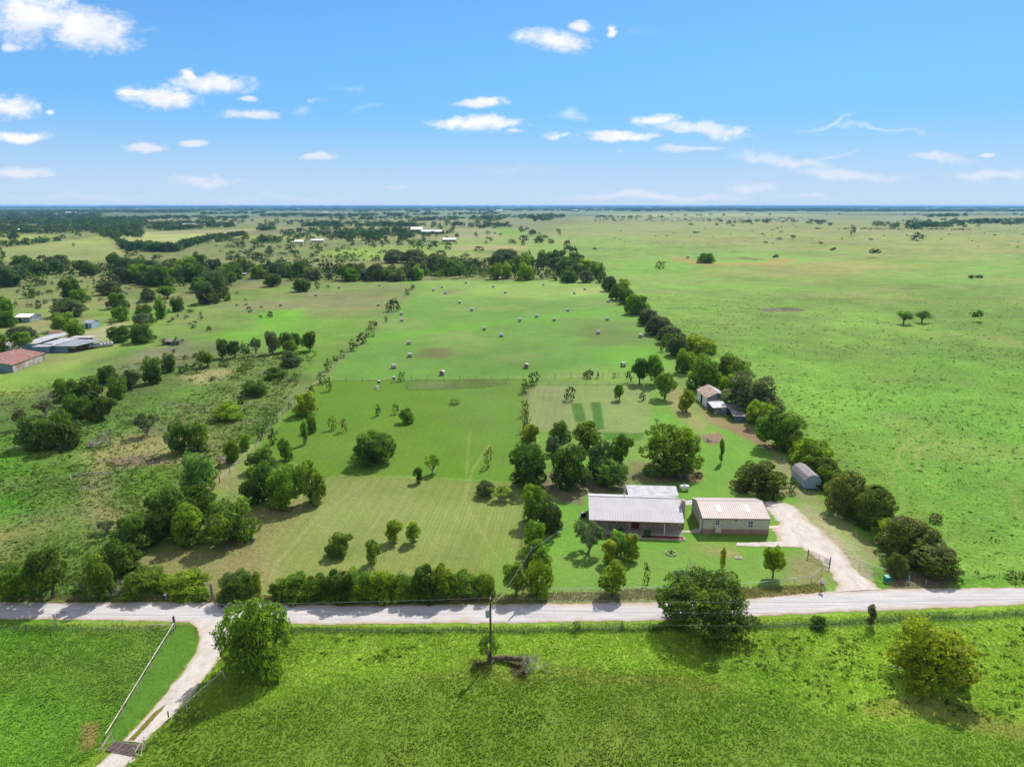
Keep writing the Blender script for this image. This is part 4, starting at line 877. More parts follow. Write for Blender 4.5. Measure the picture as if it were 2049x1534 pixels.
dead(1420,882,1.2,5,2,'low heap of cut branches behind the lawn','brush_pile','brush pile')
dead(455,925,1.6,6,2,'grey brush heap at the edge of the rough pasture','brush_pile','brush pile')
dead(860,470,5,6,1,'bare tree on the far slope')
r = dead(1052,1346,3.6,5.4,2,'grey upturned root tangle of a fallen tree','fallen_tree','fallen tree'); r.rotation_euler = (R(-12), R(28), .3)
x, y = G(1010,1322); b = MB()
b.tube((-2.1,.1,.25),(0,-.05,.5),.30,.34,10).tube((0,-.05,.5),(2.2,-.7,.75),.34,.30,10).tube((-1.2,.1,.4),(-1.8,-1.1,.2),.16,.08,7)
tag(b.build('fallen_log', M['wood'], None, (x, y, 0), 0, True), 'dark fallen log lying left of the root tangle', 'log')
x, y = G(180,955); b = MB(); b.tube((-4,0,.2),(-1,1.2,.5),.18,.12,7).tube((-1,1.2,.5),(4,2.2,.2),.12,.06,7).tube((-4,0,.2),(-3.2,-1.4,.2),.16,.1,7)
tag(b.build('fallen_branch', M['deadwood'], None, (x, y, 0), 0, True), 'curved pale branch lying in the rough left pasture', 'branch')
x, y = G(1795,1340); b = MB(); b.tube((-.9,.4,.35),(1.0,-.1,.15),.10,.06,7).tube((0,.1,.3),(.2,.8,.4),.05,.02,5)
tag(b.build('fallen_branch', M['deadwood'], None, (x, y, 0), 0, True), 'short bare branch lying beside the yellow-topped tree', 'branch')

# the rest of the trees: one object
FV = []; FF = []; FC = []; fo = 0
def far_tree(x, y, w_, h_, kind, tint):
    global fo
    V, Fq = FARLIB[kind][rr.randrange(3)]
    a = rr.uniform(0, 6.28); ca2, sa2 = math.cos(a), math.sin(a)
    X2 = (V[:, 0]*ca2-V[:, 1]*sa2)*w_/2+x; Y2 = (V[:, 0]*sa2+V[:, 1]*ca2)*w_/2+y
    FV.append(np.column_stack([X2, Y2, V[:, 2]*h_/2])); FF.append(Fq+fo); fo += len(V)
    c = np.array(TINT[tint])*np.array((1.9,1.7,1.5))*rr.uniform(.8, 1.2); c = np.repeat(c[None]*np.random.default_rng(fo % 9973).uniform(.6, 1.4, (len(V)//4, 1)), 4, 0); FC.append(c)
for t in REST: far_tree(t['x'], t['y'], t['w'], t['h'], t['kind'] if t['kind'] in FARLIB else 'bushy', t['tint'])
MIXF = [(B_,'dk'),(B_,'db'),(J_,'jn'),(O_,'dk'),(B_,'md')]
def scatter(x0, y0, x1, y1, dy, n, wm, hm, mix=MIXF, clump=0):
    for i in range(n):
        t = rr.random()
        if clump and vnoise([t*(x1-x0)], [y0], clump, int(y0))[0] < .5: continue
        px = x0+(x1-x0)*t+rr.gauss(0, 1.0); py = y0+(y1-y0)*t+rr.uniform(-dy, dy)
        X_, Y_ = G(px, max(py, 413.4)); k, ti_ = rr.choice(mix); s = rr.uniform(.7, 1.3)
        far_tree(X_, Y_, wm*s, hm*rr.uniform(.8, 1.2)*min(1.2, s+.2), k, ti_)
# hedgerows, copses and woods out to the horizon (pixel band -> ground)
scatter(0,462,285,458,7,230,18,9); scatter(-40,444,290,446,6,330,26,11); scatter(200,470,285,472,5,60,15,9); scatter(-30,478,30,478,4,10,18,10)
scatter(280,451,430,448,1.6,60,20,10); scatter(150,441,420,436,2.2,110,26,11); scatter(-60,436,200,434,3,170,34,12)
scatter(292,457,400,457,1.8,40,18,8); scatter(310,460,385,459,2,26,15,8)
scatter(205,462,255,500,1.2,34,13,8); scatter(250,500,350,502,3.5,70,13,9); scatter(350,502,410,482,3,50,13,8); scatter(410,480,490,470,1.2,46,12,7); scatter(516,462,548,459,1,24,14,7)
scatter(0,492,60,487,2.5,12,12,7); scatter(60,488,130,478,2.5,12,12,7); scatter(400,484,600,484,3,22,12,8); scatter(515,486,560,484,3,16,12,8)
scatter(400,455,1000,452,1.2,120,17,10,clump=26); scatter(402,453,700,452,1.5,60,20,11,clump=40); scatter(400,441,700,430,1.6,80,26,12,clump=30)
scatter(550,433,800,432,1.4,90,26,12,clump=30); scatter(700,432,1000,428,1.2,110,26,12); scatter(660,441,820,437,2,34,20,11); scatter(820,441,1000,440,1.6,34,22,12)
scatter(400,429,530,427,1.3,60,32,13); scatter(520,433,620,430,1.5,60,28,12); scatter(930,438,1120,432,3,30,26,12); scatter(1045,436,1130,434,3,60,22,11); scatter(1070,441,1105,440,2,22,18,10)
scatter(400,421,1240,421,1.4,460,60,16); scatter(0,424,400,423,3,420,52,15); scatter(-300,430,200,429,3,120,38,13); scatter(600,425,1250,424,.8,120,44,14,clump=40)
scatter(690,480,1120,478,16,50,10,6); scatter(800,470,900,450,6,16,12,8); scatter(900,462,1000,448,6,12,12,8); scatter(740,478,800,462,8,30,14,9); scatter(680,474,745,468,6,22,14,9)
scatter(570,476,700,476,6,30,11,7); scatter(440,500,700,500,22,40,7,4); scatter(620,520,730,515,8,90,2.6,1.6); scatter(880,522,960,520,5,40,2.4,1.5); scatter(470,520,620,525,12,50,2.5,1.5)
scatter(1230,422,2080,423,1.2,520,65,16); scatter(1230,420,1700,420,.7,200,80,18); scatter(1240,419,2100,421,.8,160,70,16)
scatter(1190,440,1640,440,3.2,160,10,3.5,[(B_,'gy'),(B_,'md')]); scatter(1190,436,1330,435,2,30,18,8); scatter(1300,431,2049,430,1.6,40,20,9,clump=60)
scatter(1440,448,1540,445,2,12,20,11); scatter(1700,448,2049,447,3.5,50,22,11,clump=70); scatter(1850,434,1935,432,1.4,40,24,12); scatter(1830,455,1925,452,2.4,36,18,11); scatter(1740,452,1830,455,4,12,22,12); scatter(1930,447,2049,443,2.5,30,22,11); scatter(2000,450,2049,448,2,10,20,10)
scatter(1380,465,2049,466,16,70,9,2.2,[(B_,'rd'),(B_,'dk')],clump=40); scatter(1230,460,2049,475,24,60,4,1.6,[(B_,'rd'),(B_,'dk')]); scatter(1630,458,1960,460,1,50,9,2.6,[(B_,'rd'),(B_,'dk')])
scatter(1560,440,1660,450,4,12,20,9)
for px, y0_ in ((1955,557),(1300,540)): pass
scatter(30,600,330,560,25,60,3.2,2); scatter(230,600,420,640,30,40,2.6,1.6); scatter(420,560,540,640,20,16,2.2,1.4); scatter(330,720,620,770,26,26,2.5,1.2)
scatter(1940,556,1962,557,1,8,3.5,2,[(B_,'rd')])
scatter(690,470,820,466,7,70,12,8); scatter(800,480,830,470,6,24,11,7); scatter(560,470,700,466,6,40,12,8); scatter(640,455,830,452,3,70,18,10); scatter(950,455,1030,452,4,30,14,8); scatter(810,472,900,470,3,14,9,6)
scatter(400,446,1000,446,5,60,20,9); scatter(1040,460,1090,475,5,18,10,6); scatter(880,440,1120,436,5,70,24,11,clump=30)
scatter(1250,446,2049,452,8,60,13,7,clump=50); scatter(430,500,800,512,18,60,6,3)
# skyline ridges of woodland
for (x0, x1, yy_, hh, dn) in ((-200,1000,415.4,24,420),(200,760,413.9,46,260),(760,1320,414.2,34,240),(1300,2200,415.0,26,420),(1420,1760,413.9,38,160),(0,2049,417,20,520)):
    scatter(x0, yy_, x1, yy_, .35, dn, 260, hh)
me = np_mesh('distant_trees', np.concatenate(FV), np.concatenate(FF), M['farleaf']); add_attr(me, 'Col', np.concatenate(FC))
tag(link('distant_trees', me), 'far hedgerows, copses and woods fading into blue towards the horizon', 'trees', kind='stuff')

# ------------------------------------------------------------------ grass tufts
rngt = np.random.default_rng(4)
def tufts(name, label, poly, n, h_, w_, far=None, avoid=None):
    W = np.array([G(*p) for p in poly]); x0, y0 = W.min(0); x1, y1 = W.max(0)
    X_ = rngt.uniform(x0, x1, n); Y_ = rngt.uniform(y0, y1, n)
    def inside(W, X_, Y_):
        ins = np.zeros(len(X_), bool)
        for i in range(len(W)):
            (xa, ya), (xb, yb) = W[i], W[(i+1) % len(W)]
            ins ^= ((ya > Y_) != (yb > Y_)) & (X_ < (xb-xa)*(Y_-ya)/((yb-ya) or 1e-9)+xa)
        return ins
    k = inside(W, X_, Y_)
    for a in (avoid or []): k &= ~inside(np.array([G(*p) for p in a]), X_, Y_)
    k &= (fbm(X_, Y_, 2.2, 300, 3) > rngt.uniform(-.2, .60, n))
    if far: k &= rngt.uniform(0, 1, n) < np.clip((far-Y_)/(far*.42), 0, 1)
    X_, Y_ = X_[k], Y_[k]; n = len(X_)
    c, p = ground_color(X_, Y_)
    nb = 3; Xb = np.repeat(X_, nb)+rngt.normal(0, w_*.35, n*nb); Yb = np.repeat(Y_, nb)+rngt.normal(0, w_*.35, n*nb)
    a = rngt.uniform(0, 6.28, n*nb); hh = h_*rngt.uniform(.4, 1.3, n*nb)*(.5+fbm(Xb, Yb, 5, 320)); ww = w_*rngt.uniform(.3, .7, n*nb)
    an_ = (fbm(Xb, Yb, 3.5, 340, 2)*2+fbm(Xb, Yb, 14, 350, 2)*2)*6.28; le = rngt.uniform(.2, 1.1, n*nb)*hh
    lx = np.cos(an_)*le+rngt.normal(0, .2, n*nb)*hh; ly = np.sin(an_)*le+rngt.normal(0, .2, n*nb)*hh
    V = np.stack([np.column_stack([Xb-np.cos(a)*ww, Yb-np.sin(a)*ww, np.full(n*nb, -.01)]), np.column_stack([Xb+np.cos(a)*ww, Yb+np.sin(a)*ww, np.full(n*nb, -.01)]), np.column_stack([Xb+lx, Yb+ly, hh])], 1).reshape(-1, 3)
    cc = np.repeat(c, nb*3, 0)*np.repeat(rngt.uniform(1.6, 2.4, (n*nb, 1)), 3, 0)
    cc = cc*np.tile(np.array([.85, .85, 1.25]), n*nb)[:, None]
    me = np_mesh(name, V, np.arange(len(V)).reshape(-1, 3), M['grass']); add_attr(me, 'Col', np.clip(cc, 0, .7))
    return tag(link(name, me), label, 'grass', kind='stuff')
DRV = [(350,1246),(398,1246),(470,1246),(455,1290),(420,1345),(290,1490),(250,1534),(150,1640),(100,1640),(212,1478)]
tufts('roadside_grass', 'long lush grass of the near pasture below the road', [(-150,1246),(600,1253),(1000,1253),(1400,1243),(2049,1216),(2200,1212),(2300,1640),(-250,1640)], 140000, .24, .12, avoid=[DRV])
tufts('verge_weeds', 'dry weeds along the far verge of the road', [(-100,1190),(1000,1190),(1080,1186),(1640,1168),(1660,1184),(1500,1196),(1000,1204),(-100,1200)], 22000, .28, .12)
tufts('pasture_grass', 'clumpy grass of the big right pasture and left rough', [(1300,600),(2100,600),(2200,1160),(1930,1160),(1800,1040),(1560,850)], 90000, .24, .26, far=300)
tufts('rough_grass', 'clumpy grass and weeds of the rough left pasture', [(-100,700),(250,700),(600,740),(480,900),(420,970),(280,1090),(160,1190),(-100,1190)], 60000, .30, .28, far=230)
def weeds(name, label, poly, n, far, seed):
    W = np.array([G(*p) for p in poly]); x0, y0 = W.min(0); x1, y1 = W.max(0); rg = np.random.default_rng(seed)
    X_ = rg.uniform(x0, x1, n); Y_ = rg.uniform(y0, y1, n); ins = np.zeros(n, bool)
    for i in range(len(W)):
        (xa, ya), (xb, yb) = W[i], W[(i+1) % len(W)]
        ins ^= ((ya > Y_) != (yb > Y_)) & (X_ < (xb-xa)*(Y_-ya)/((yb-ya) or 1e-9)+xa)
    ins &= (fbm(X_, Y_, 20, 400+seed, 3) > rg.uniform(.3, .65, n)) & (rg.uniform(0, 1, n) < np.clip(1.15-Y_/far, 0, 1))
    X_, Y_ = X_[ins], Y_[ins]; n = len(X_); k = 14; sz = rg.gamma(2.2, .17, n).clip(.12, 1.1)
    P_ = np.column_stack([np.repeat(X_, k)+rg.normal(0, 1, n*k)*np.repeat(sz, k)*.6, np.repeat(Y_, k)+rg.normal(0, 1, n*k)*np.repeat(sz, k)*.5, rg.uniform(.02, .5, n*k)*np.repeat(sz, k)])
    Nn = rg.normal(size=(n*k, 3)); Nn[:, 2] += .8; V, Fq = leaf_quads(P_, Nn, .16, rg)
    cc = np.repeat(np.repeat(rg.uniform(.8, 1.6, (n, 1)), k, 0), 4, 0)*C(104, 140, 58)
    me = np_mesh(name, V, Fq, M['grass']); add_attr(me, 'Col', cc); return tag(link(name, me), label, 'weeds', kind='stuff')
weeds('pasture_weeds', 'small dark weed clumps dotting the big right pasture', [(1230,560),(2150,545),(2250,1165),(1930,1160),(1800,1040),(1560,850),(1340,670)], 34000, 420, 1)
weeds('rough_weeds', 'dark weed clumps through the rough left pasture', [(-100,790),(120,760),(330,715),(640,700),(560,820),(480,900),(420,970),(280,1090),(160,1190),(-100,1190)], 26000, 330, 2)
weeds('near_weeds', 'dark weeds in the near pasture below the verge fence', [(640,1270),(1000,1272),(1290,1266),(1700,1270),(2200,1245),(2250,1480),(1700,1420),(1300,1352),(900,1335),(640,1330)], 1300, 400, 3)
# ------------------------------------------------------------------ END OF SETTING

# ------------------------------------------------------------------ buildings
def ribs(b, p00, p10, p11, p01, step, h_=.05, w_=.06, m=0):
    """standing seams on a sloped plane: eave p00-p10, ridge p01-p11"""
    p00, p10, p11, p01 = [np.array(q, float) for q in (p00, p10, p11, p01)]
    L = np.linalg.norm(p10-p00); n = max(1, int(L/step)); nr_ = np.cross(p10-p00, p01-p00); nr_ /= np.linalg.norm(nr_)
    if nr_[2] < 0: nr_ = -nr_
    e = (p10-p00)/L
    for i in range(n+1):
        t = i/n; a = p00+(p10-p00)*t; c = p01+(p11-p01)*t
        t2 = min(max(t, w_/2/L), 1-w_/2/L); a = p00+(p10-p00)*t2; c = p01+(p11-p01)*t2
        q = [a-e*w_/2, a+e*w_/2, c+e*w_/2, c-e*w_/2]; top = [k+nr_*h_ for k in q]
        b.poly(top, m)
        for j in range(4): b.poly([q[j], q[(j+1) % 4], top[(j+1) % 4], top[j]], m)
def wall_rect(b, x0, x1, y, z0, z1, holes, th=.15, m=0, rev=None):
    """front-facing wall (normal -y) pierced by holes (hx0,hx1,hz0,hz1)"""
    xs = sorted({x0, x1, *[q for h_ in holes for q in h_[:2]]}); zs = sorted({z0, z1, *[q for h_ in holes for q in h_[2:]]})
    for xa, xb in zip(xs, xs[1:]):
        for za, zb in zip(zs, zs[1:]):
            cxm, czm = (xa+xb)/2, (za+zb)/2
            if any(h_[0] < cxm < h_[1] and h_[2] < czm < h_[3] for h_ in holes): continue
            b.box((xa, y, za), (xb, y+th, zb), m)
def window(parent, x, z, w_, h_, y, rotz=0, frame='white', cross=True, loc=None):
    """window whose outer face is at local y, looking to -y"""
    t = .06; b = MB()
    b.box((-w_/2, -.03, 0), (w_/2, .06, t)).box((-w_/2, -.03, h_-t), (w_/2, .06, h_)).box((-w_/2, -.03, t), (-w_/2+t, .06, h_-t)).box((w_/2-t, -.03, t), (w_/2, .06, h_-t))
    if cross: b.box((-w_/2+t, -.035, h_/2-.025), (w_/2-t, .055, h_/2+.025)); b.box((-.02, -.02, t), (.02, .05, h_/2-.025)).box((-.02, -.02, h_/2+.025), (.02, .05, h_-t))
    f = b.build('window', M[frame], parent, loc or (x, y, z), rotz)
    MB().box((-w_/2+t, .01, t), (w_/2-t, .03, h_-t)).build('pane', M['glass'], f); return f

# the house ---------------------------------------------------------
hx, hy, hyaw = 13.25, 112.75, math.atan2(-1.25, 16.1)
house = thing('brick_house', (hx, hy, 0), 'long low brick ranch house under a white ribbed metal roof with a shaded front porch', 'house', rz=hyaw)
LW, DP, EV, RD = 16.15, 11.3, 2.6, 4.65; YR = 5.55
b = MB()
def wallx(b, x0, x1, y0, y1, z0, z1): b.box((x0, y0, z0), (x1, y1, z1))
wz = EV-.06
holes = [(3.9,4.9,1.0,2.1), (7.6,8.7,.22,2.25), (10.6,12.6,1.15,2.1)]
wall_rect(b, .5, LW-.5, 2.2, .15, wz+.35, holes, .18)
b.box((.5, 2.38, .15), (.68, DP-.5, wz)).box((LW-.68, 2.38, .15), (LW-.5, DP-.5, wz)).box((.68, DP-.68, .15), (LW-.68, DP-.5, wz))
for xg in (.5, LW-.68):   # gable triangles
    for q in (0, .18): b.poly([(xg+q, .5, wz), (xg+q, DP-.5, wz), (xg+q, YR, RD-.22)])
b.build('wall', M['brick'], house)
b = MB(); b.slab([(0, 0, EV), (LW, 0, EV), (LW, YR, RD), (0, YR, RD)], .10); b.slab([(0, YR, RD), (LW, YR, RD), (LW-.3, DP, EV+.1), (.1, DP, EV+.1)], .10)
ribs(b, (0,0,EV), (LW,0,EV), (LW,YR,RD), (0,YR,RD), .46, .045, .13); ribs(b, (.1,DP,EV+.1), (LW-.3,DP,EV+.1), (LW,YR,RD), (0,YR,RD), .40, .045, .07)
b.tube((0, YR, RD+.03), (LW, YR, RD+.03), .07, n=8)
roof = b.build('roof', M['roofw'], house)
b = MB(); b.box((.02, -.06, EV-.20), (LW-.02, -.01, EV-.02)); b.box((.3, .02, EV-.22), (LW-.3, .14, EV-.13)); b.build('gutter', M['trimbrown'], house)
b = MB(); b.tube((6.4, 6.3, 4.2), (6.4, 6.3, 4.95), .06, n=8).tube((6.4,6.3,4.95),(6.4,6.3,5.02),.10,n=8).tube((9.4, 6.5, 4.1), (9.4, 6.5, 4.7), .045, n=8); b.build('vent_pipe', M['galv'], roof)
b = MB(); b.box((LW-.02, 3.6, 0), (LW+.62, 4.5, 4.75)); ch = b.build('chimney', M['brick'], house)
b = MB(); b.box((LW-.08, 3.52, 4.75), (LW+.68, 4.58, 4.9)).box((LW+.08, 3.75, 4.9), (LW+.5, 4.35, 5.15)); b.build('chimney_cap', M['concrete'], ch)
b = MB(); b.box((LW-.45, 3.3, 3.62), (LW-.04, 3.56, 3.98)); b.build('chimney_flashing', M['navy'], ch)
b = MB(); b.box((.5, -.1, .004), (LW-.3, 2.2, .15)).box((6.9, -1.35, .004), (9.0, -.1, .10)); b.build('porch_floor', M['concrete'], house)
for xp in (3.1, 6.9, 9.5, 12.9, LW-.55):
    b = MB(); b.box((xp-.06, .2, .15), (xp+.06, .32, EV-.14)).box((xp-.1, .16, .15), (xp+.1, .36, .25)); b.build('porch_post', M['concrete'] if xp != 12.9 else M['white'], house)
window(house, 4.4, 1.0, 1.0, 1.1, 2.2); window(house, 11.6, 1.15, 2.0, .95, 2.2)
b = MB(); b.box((7.66, 2.26, .22), (8.64, 2.32, 2.2)).box((7.6, 2.19, 2.2), (8.7, 2.30, 2.30)).box((7.5, 2.19, .15), (7.6, 2.3, 2.3)).box((8.7, 2.19, .15), (8.8, 2.3, 2.3))
for zz in (.45, 1.05, 1.6):
    for xx in (7.78, 8.2): b.box((xx, 2.24, zz), (xx+.32, 2.262, zz+.4))
dr = b.build('door', M['reddoor'], house); MB().tube((8.52, 2.2, 1.1), (8.52, 2.26, 1.1), .04).build('door_handle', M['galv'], dr)
# flower bed, steps
b = MB(); b.box((9.1, -1.25, .004), (LW-.1, -.12, .14)); b.build('flower_bed', M['mulch'], house)
b = MB(); b.box((9.0, -1.38, .002), (LW+.05, -1.25, .2)).box((LW-.1, -1.25, .002), (LW+.05, -.12, .2)); b.build('bed_kerb', M['concrete'], house)
b = MB(); b.box((.6, -1.1, .004), (6.8, -.12, .1)); b.build('flower_bed', M['mulch'], house)
def shrub(x, y, w_, h_, tint, label, kind='bushy', lod=1, v=0, name='shrub', cat='shrub'):
    r = thing(name, (x, y, 0), label, cat, rz=x); r.scale = (w_/2, w_/2, h_/2)
    c = link('foliage', LIB[kind, v, lod][0], r); c.color = (*[q*1.9 for q in TINT[tint]], 1); link('stem', LIB[kind, v, 0][1], r); return r
shrub(hx+5.4, hy-.95, 1.4, 1.7, 'db', 'dark bluish shrub against the left half of the porch')
shrub(hx+9.9, hy-1.2, 1.5, 1.5, 'gy', 'pale grey-green cactus-like shrub beside the porch steps')
b = MB(); r = thing('agave_plant', (*G(1343,1107), 0), 'spiky green plant in a small stone ring on the front lawn', 'plant')
for i in range(26):
    a = i*2.4; l = .75+.3*math.sin(i*3); q = (math.cos(a)*l, math.sin(a)*l, .35+.5*(i % 3)/2)
    b.poly([(math.cos(a+1.5)*.07, math.sin(a+1.5)*.07, .1), (math.cos(a-1.5)*.07, math.sin(a-1.5)*.07, .1), q])
lf = b.build('leaves', M['leaf'], r); lf.color = (.09, .17, .03, 1)
b = MB()
for i in range(10):
    a = i*.628; b.box((math.cos(a)*.85-.14, math.sin(a)*.85-.14, 0), (math.cos(a)*.85+.14, math.sin(a)*.85+.14, .17+.03*(i % 3)))
b.build('stone_ring', M['stone'], r)
# AC unit by the house
x, y = G(1167,1034); r = thing('air_conditioner', (x, y, 0), 'dark square air conditioning unit at the left end of the house', 'air conditioner')
b = MB(); b.box((-.42,-.42,.08),(.42,.42,.85)); 
for i in range(8): b.box((-.44,-.44,.16+i*.085),(.44,.44,.19+i*.085))
b.build('casing', M['black'], r); b = MB().box((-.55,-.55,0),(.55,.55,.08)); b.build('pad', M['concrete'], r)
b = MB().tube((0,0,.86),(0,0,.90),.34,n=20); b.build('fan_grille', M['galv'], r)
# addition behind the house
r = thing('rear_carport', (21.75, 121.3, 0), 'white corrugated lean-to roof attached behind the house', 'carport', rz=-.04)
b = MB(); b.slab([(-.2,1.4,2.95),(9.0,1.2,2.95),(9.6,7.3,2.45),(0,7.6,2.45)], .06); ribs(b, (0,7.6,2.45),(9.6,7.3,2.45),(9.0,1.2,2.95),(-.2,1.4,2.95), .35, .04, .07); b.build('roof', M['roofold'], r)
b = MB(); b.slab([(2.9,3.6,2.80),(3.9,3.6,2.80),(3.9,1.6,2.97),(2.9,1.6,2.97)][::-1], .01)
for v_ in b.v: pass
for (xx, yy_) in ((.1,1.8),(9.2,1.5),(.1,7.3),(3.2,7.3),(6.3,7.2),(9.3,7.1)): MB().box((xx-.06,yy_-.06,0),(xx+.06,yy_+.06,2.4)).build('post', M['greywood'], r)
b = MB().box((0,7.1,.02),(5.5,7.2,2.3)); b.build('wall', M['cream'], r)
x, y = G(1250,985); b = MB()
for i in range(6): b.box((-.5,-.12+.0*i,.35*i+.1),(.5,-.08,.35*i+.14))
b.box((-.55,-.14,0),(-.5,-.06,2.1)).box((.5,-.14,0),(.55,-.06,2.1))
tag(b.build('step_ladder', M['greywood'], None, (x,y,0), .3), 'grey ladder frame leaning at the left end of the lean-to', 'ladder')

# the shop ------------------------------------------------------------
shop = thing('metal_shop', (32.75, 112.5, 0), 'tan and cream metal shop building with a pinkish ribbed roof and two skylights', 'building', rz=math.atan2(-.3, 11.3))
LS, DS, ES, RS = 11.35, 8.7, 3.05, 4.25; YS = 4.75
holes = [(2.15,2.95,1.75,2.75),(7.75,8.65,1.35,2.6)]
b = MB(); wall_rect(b, .06, LS-.06, .06, 1.0, ES-.05, [(a,c,max(1.0,d),e) for a,c,d,e in holes], .1)
b.box((.06,.16,1.0),(.16,DS-.06,ES-.05)).box((LS-.16,.16,1.0),(LS-.06,DS-.06,ES-.05)).box((.16,DS-.16,1.0),(LS-.16,DS-.06,ES-.05))
for xg in (.06, LS-.06): b.poly([(xg,.06,ES-.05),(xg,DS-.06,ES-.05),(xg,YS,RS-.08)])
for i in range(36):
    xx = .2+i*.31
    if not any(h_[0]-.08 < xx < h_[1]+.05 for h_ in holes): b.box((xx,.035,1.0),(xx+.05,.0598,ES-.06))
for i in range(27):
    yy_ = .25+i*.31; b.box((.03,yy_,1.0),(.0598,yy_+.05,ES-.06+(RS-ES)*min(yy_/YS,(DS-yy_)/(DS-YS))*.9)); b.box((LS-.0598,yy_,1.0),(LS-.03,yy_+.05,ES-.06))
b.build('wall', M['cream'], shop)
b = MB(); b.box((.05,.045,0),(LS-.05,.165,.995)).box((.045,.17,0),(.165,DS-.05,.995)).box((LS-.165,.17,0),(LS-.045,DS-.05,.995))
for i in range(36): b.box((.2+i*.31,.02,0),(.25+i*.31,.0448,.99))
for i in range(27): b.box((.02,.25+i*.31,0),(.0448,.30+i*.31,.99))
b.build('wainscot', M['taupe'], shop)
b = MB(); sl = (RS-ES)/YS
b.slab([(-.1,-.1,ES),(LS+.1,-.1,ES),(LS+.1,YS,RS),(-.1,YS,RS)],.05); b.slab([(-.1,YS,RS),(LS+.1,YS,RS),(LS+.1,DS+.1,ES),(-.1,DS+.1,ES)],.05)
ribs(b,(-.1,-.1,ES),(LS+.1,-.1,ES),(LS+.1,YS,RS),(-.1,YS,RS),.36,.06,.13); ribs(b,(-.1,DS+.1,ES),(LS+.1,DS+.1,ES),(LS+.1,YS,RS),(-.1,YS,RS),.31,.05,.07)
b.tube((-.1,YS,RS+.03),(LS+.1,YS,RS+.03),.06,n=8); rf = b.build('roof', M['roofpink'], shop)
for xs_ in (3.0, 7.95):
    b = MB(); b.slab([(xs_,1.7,ES+(1.8)*(RS-ES)/(YS+.1)+.058),(xs_+.62,1.7,ES+1.8*(RS-ES)/(YS+.1)+.058),(xs_+.62,3.5,ES+3.6*(RS-ES)/(YS+.1)+.058),(xs_,3.5,ES+3.6*(RS-ES)/(YS+.1)+.058)],.02); b.build('skylight', M['skylite'], rf)
b = MB(); b.box((-.11,-.14,ES-.16),(LS+.11,-.101,ES-.02)).box((-.02,0,0),(.045,.05,ES-.16)).box((LS-.045,0,0),(LS+.02,.05,ES-.16)).box((.05,.0,0),(LS-.05,.02,.06)); b.build('trim', M['trimbrown'], shop)
window(shop, 2.55, 1.75, .8, 1.0, .07); window(shop, 8.2, 1.35, .9, 1.25, .07)
b = MB(); b.box((2.15,-.55,.6),(3.1,.015,1.55)).box((2.2,-.58,.68),(3.05,-.552,1.45)).box((2.08,-.52,1.55),(3.16,.0,1.6))
for i in range(7): b.box((2.24,-.60,.72+i*.1),(3.0,-.582,.76+i*.1))
b.build('window_air_conditioner', simple('beige_box', (.55,.50,.43), .5, .1, 3), shop)
b = MB(); b.box((-.05,.7,.05),(.044,1.65,2.15)).box((-.07,.62,.02),(-.0,.7,2.22)).box((-.07,1.65,.02),(0,1.73,2.22)).box((-.07,.62,2.15),(0,1.73,2.22)); dr = b.build('door', M['white'], shop)
MB().tube((-.12,.82,1.1),(-.05,.82,1.1),.035).build('door_handle', M['black'], dr)
b = MB(); b.box((-.9,.55,.004),(-.08,1.8,.18)).box((-1.25,.6,.003),(-.9,1.75,.09)); b.build('doorstep', M['concrete'], shop)
b = MB(); b.box((5.5,-.3,2.78),(5.75,.03,2.9)).tube((5.6,-.3,2.82),(5.52,-.45,2.7),.07,n=8); b.build('flood_light', M['black'], shop)
b = MB(); b.box((LS-.03,2.4,0),(LS+.02,6.4,2.6)); b.build('roller_door', M['white'], shop)
b = MB(); b.box((0,0,.004),(3.1,.8,.06)); tag(b.build('footpath', M['concrete'], None, (29.4,113.2,0), -.05), 'narrow concrete walk joining the house to the shop door', 'path', kind='structure')

# pale blue shed ------------------------------------------------------
sh = thing('garden_shed', (58.3, 132.2, 0), 'pale blue wooden shed with a grey gambrel shingle roof by the evergreen row', 'shed')
WS, LSs = 3.2, 7.0
pr = [(0,2.05),(.55,2.75),(1.6,3.15),(2.65,2.75),(3.2,2.05)]
b = MB(); b.box((0,0,.28),(WS,.08,2.05)).box((0,LSs-.08,.28),(WS,LSs,2.05)).box((0,.08,.28),(.08,LSs-.08,2.05)).box((WS-.08,.08,.28),(WS,LSs-.08,2.05))
for yv in (0, LSs): b.poly([(x_, yv, z_) for x_, z_ in pr])
for i in range(17): b.box((-.012,.2+i*.4,.3),(-.001,.23+i*.4,2.0))
for i in range(8): b.box((.2+i*.4,-.012,.3),(.23+i*.4,-.001,2.05))
b.box((-.02,-.02,2.03),(WS+.02,-.013,2.1)); b.build('wall', M['bluewall'], sh)
b = MB(); op = [(-.12,1.98),(.5,2.82),(1.6,3.24),(2.7,2.82),(3.32,1.98)]
for (xa, za), (xb, zb) in zip(op, op[1:]): b.slab([(xa,-.12,za),(xb,-.12,zb),(xb,LSs+.12,zb),(xa,LSs+.12,za)],.06)
b.build('roof', M['shingle'], sh)
b = MB()
for yv in (.15, 2.4, 4.7, 6.7):
    for xv in (.1, 2.8): b.box((xv,yv,0),(xv+.3,yv+.3,.27))
b.build('support_block', M['concrete'], sh)
window(sh, 0, 0, .6, .8, 0, R(-90), loc=(-.02, 1.3, 1.05)); window(sh, 0, 0, .6, .8, 0, R(-90), loc=(-.02, 5.9, 1.05))
b = MB(); b.box((-.05,2.5,.3),(-.013,4.2,1.98)).box((-.07,3.33,.3),(-.051,3.37,1.98)); b.build('door', M['bluewall'], sh)

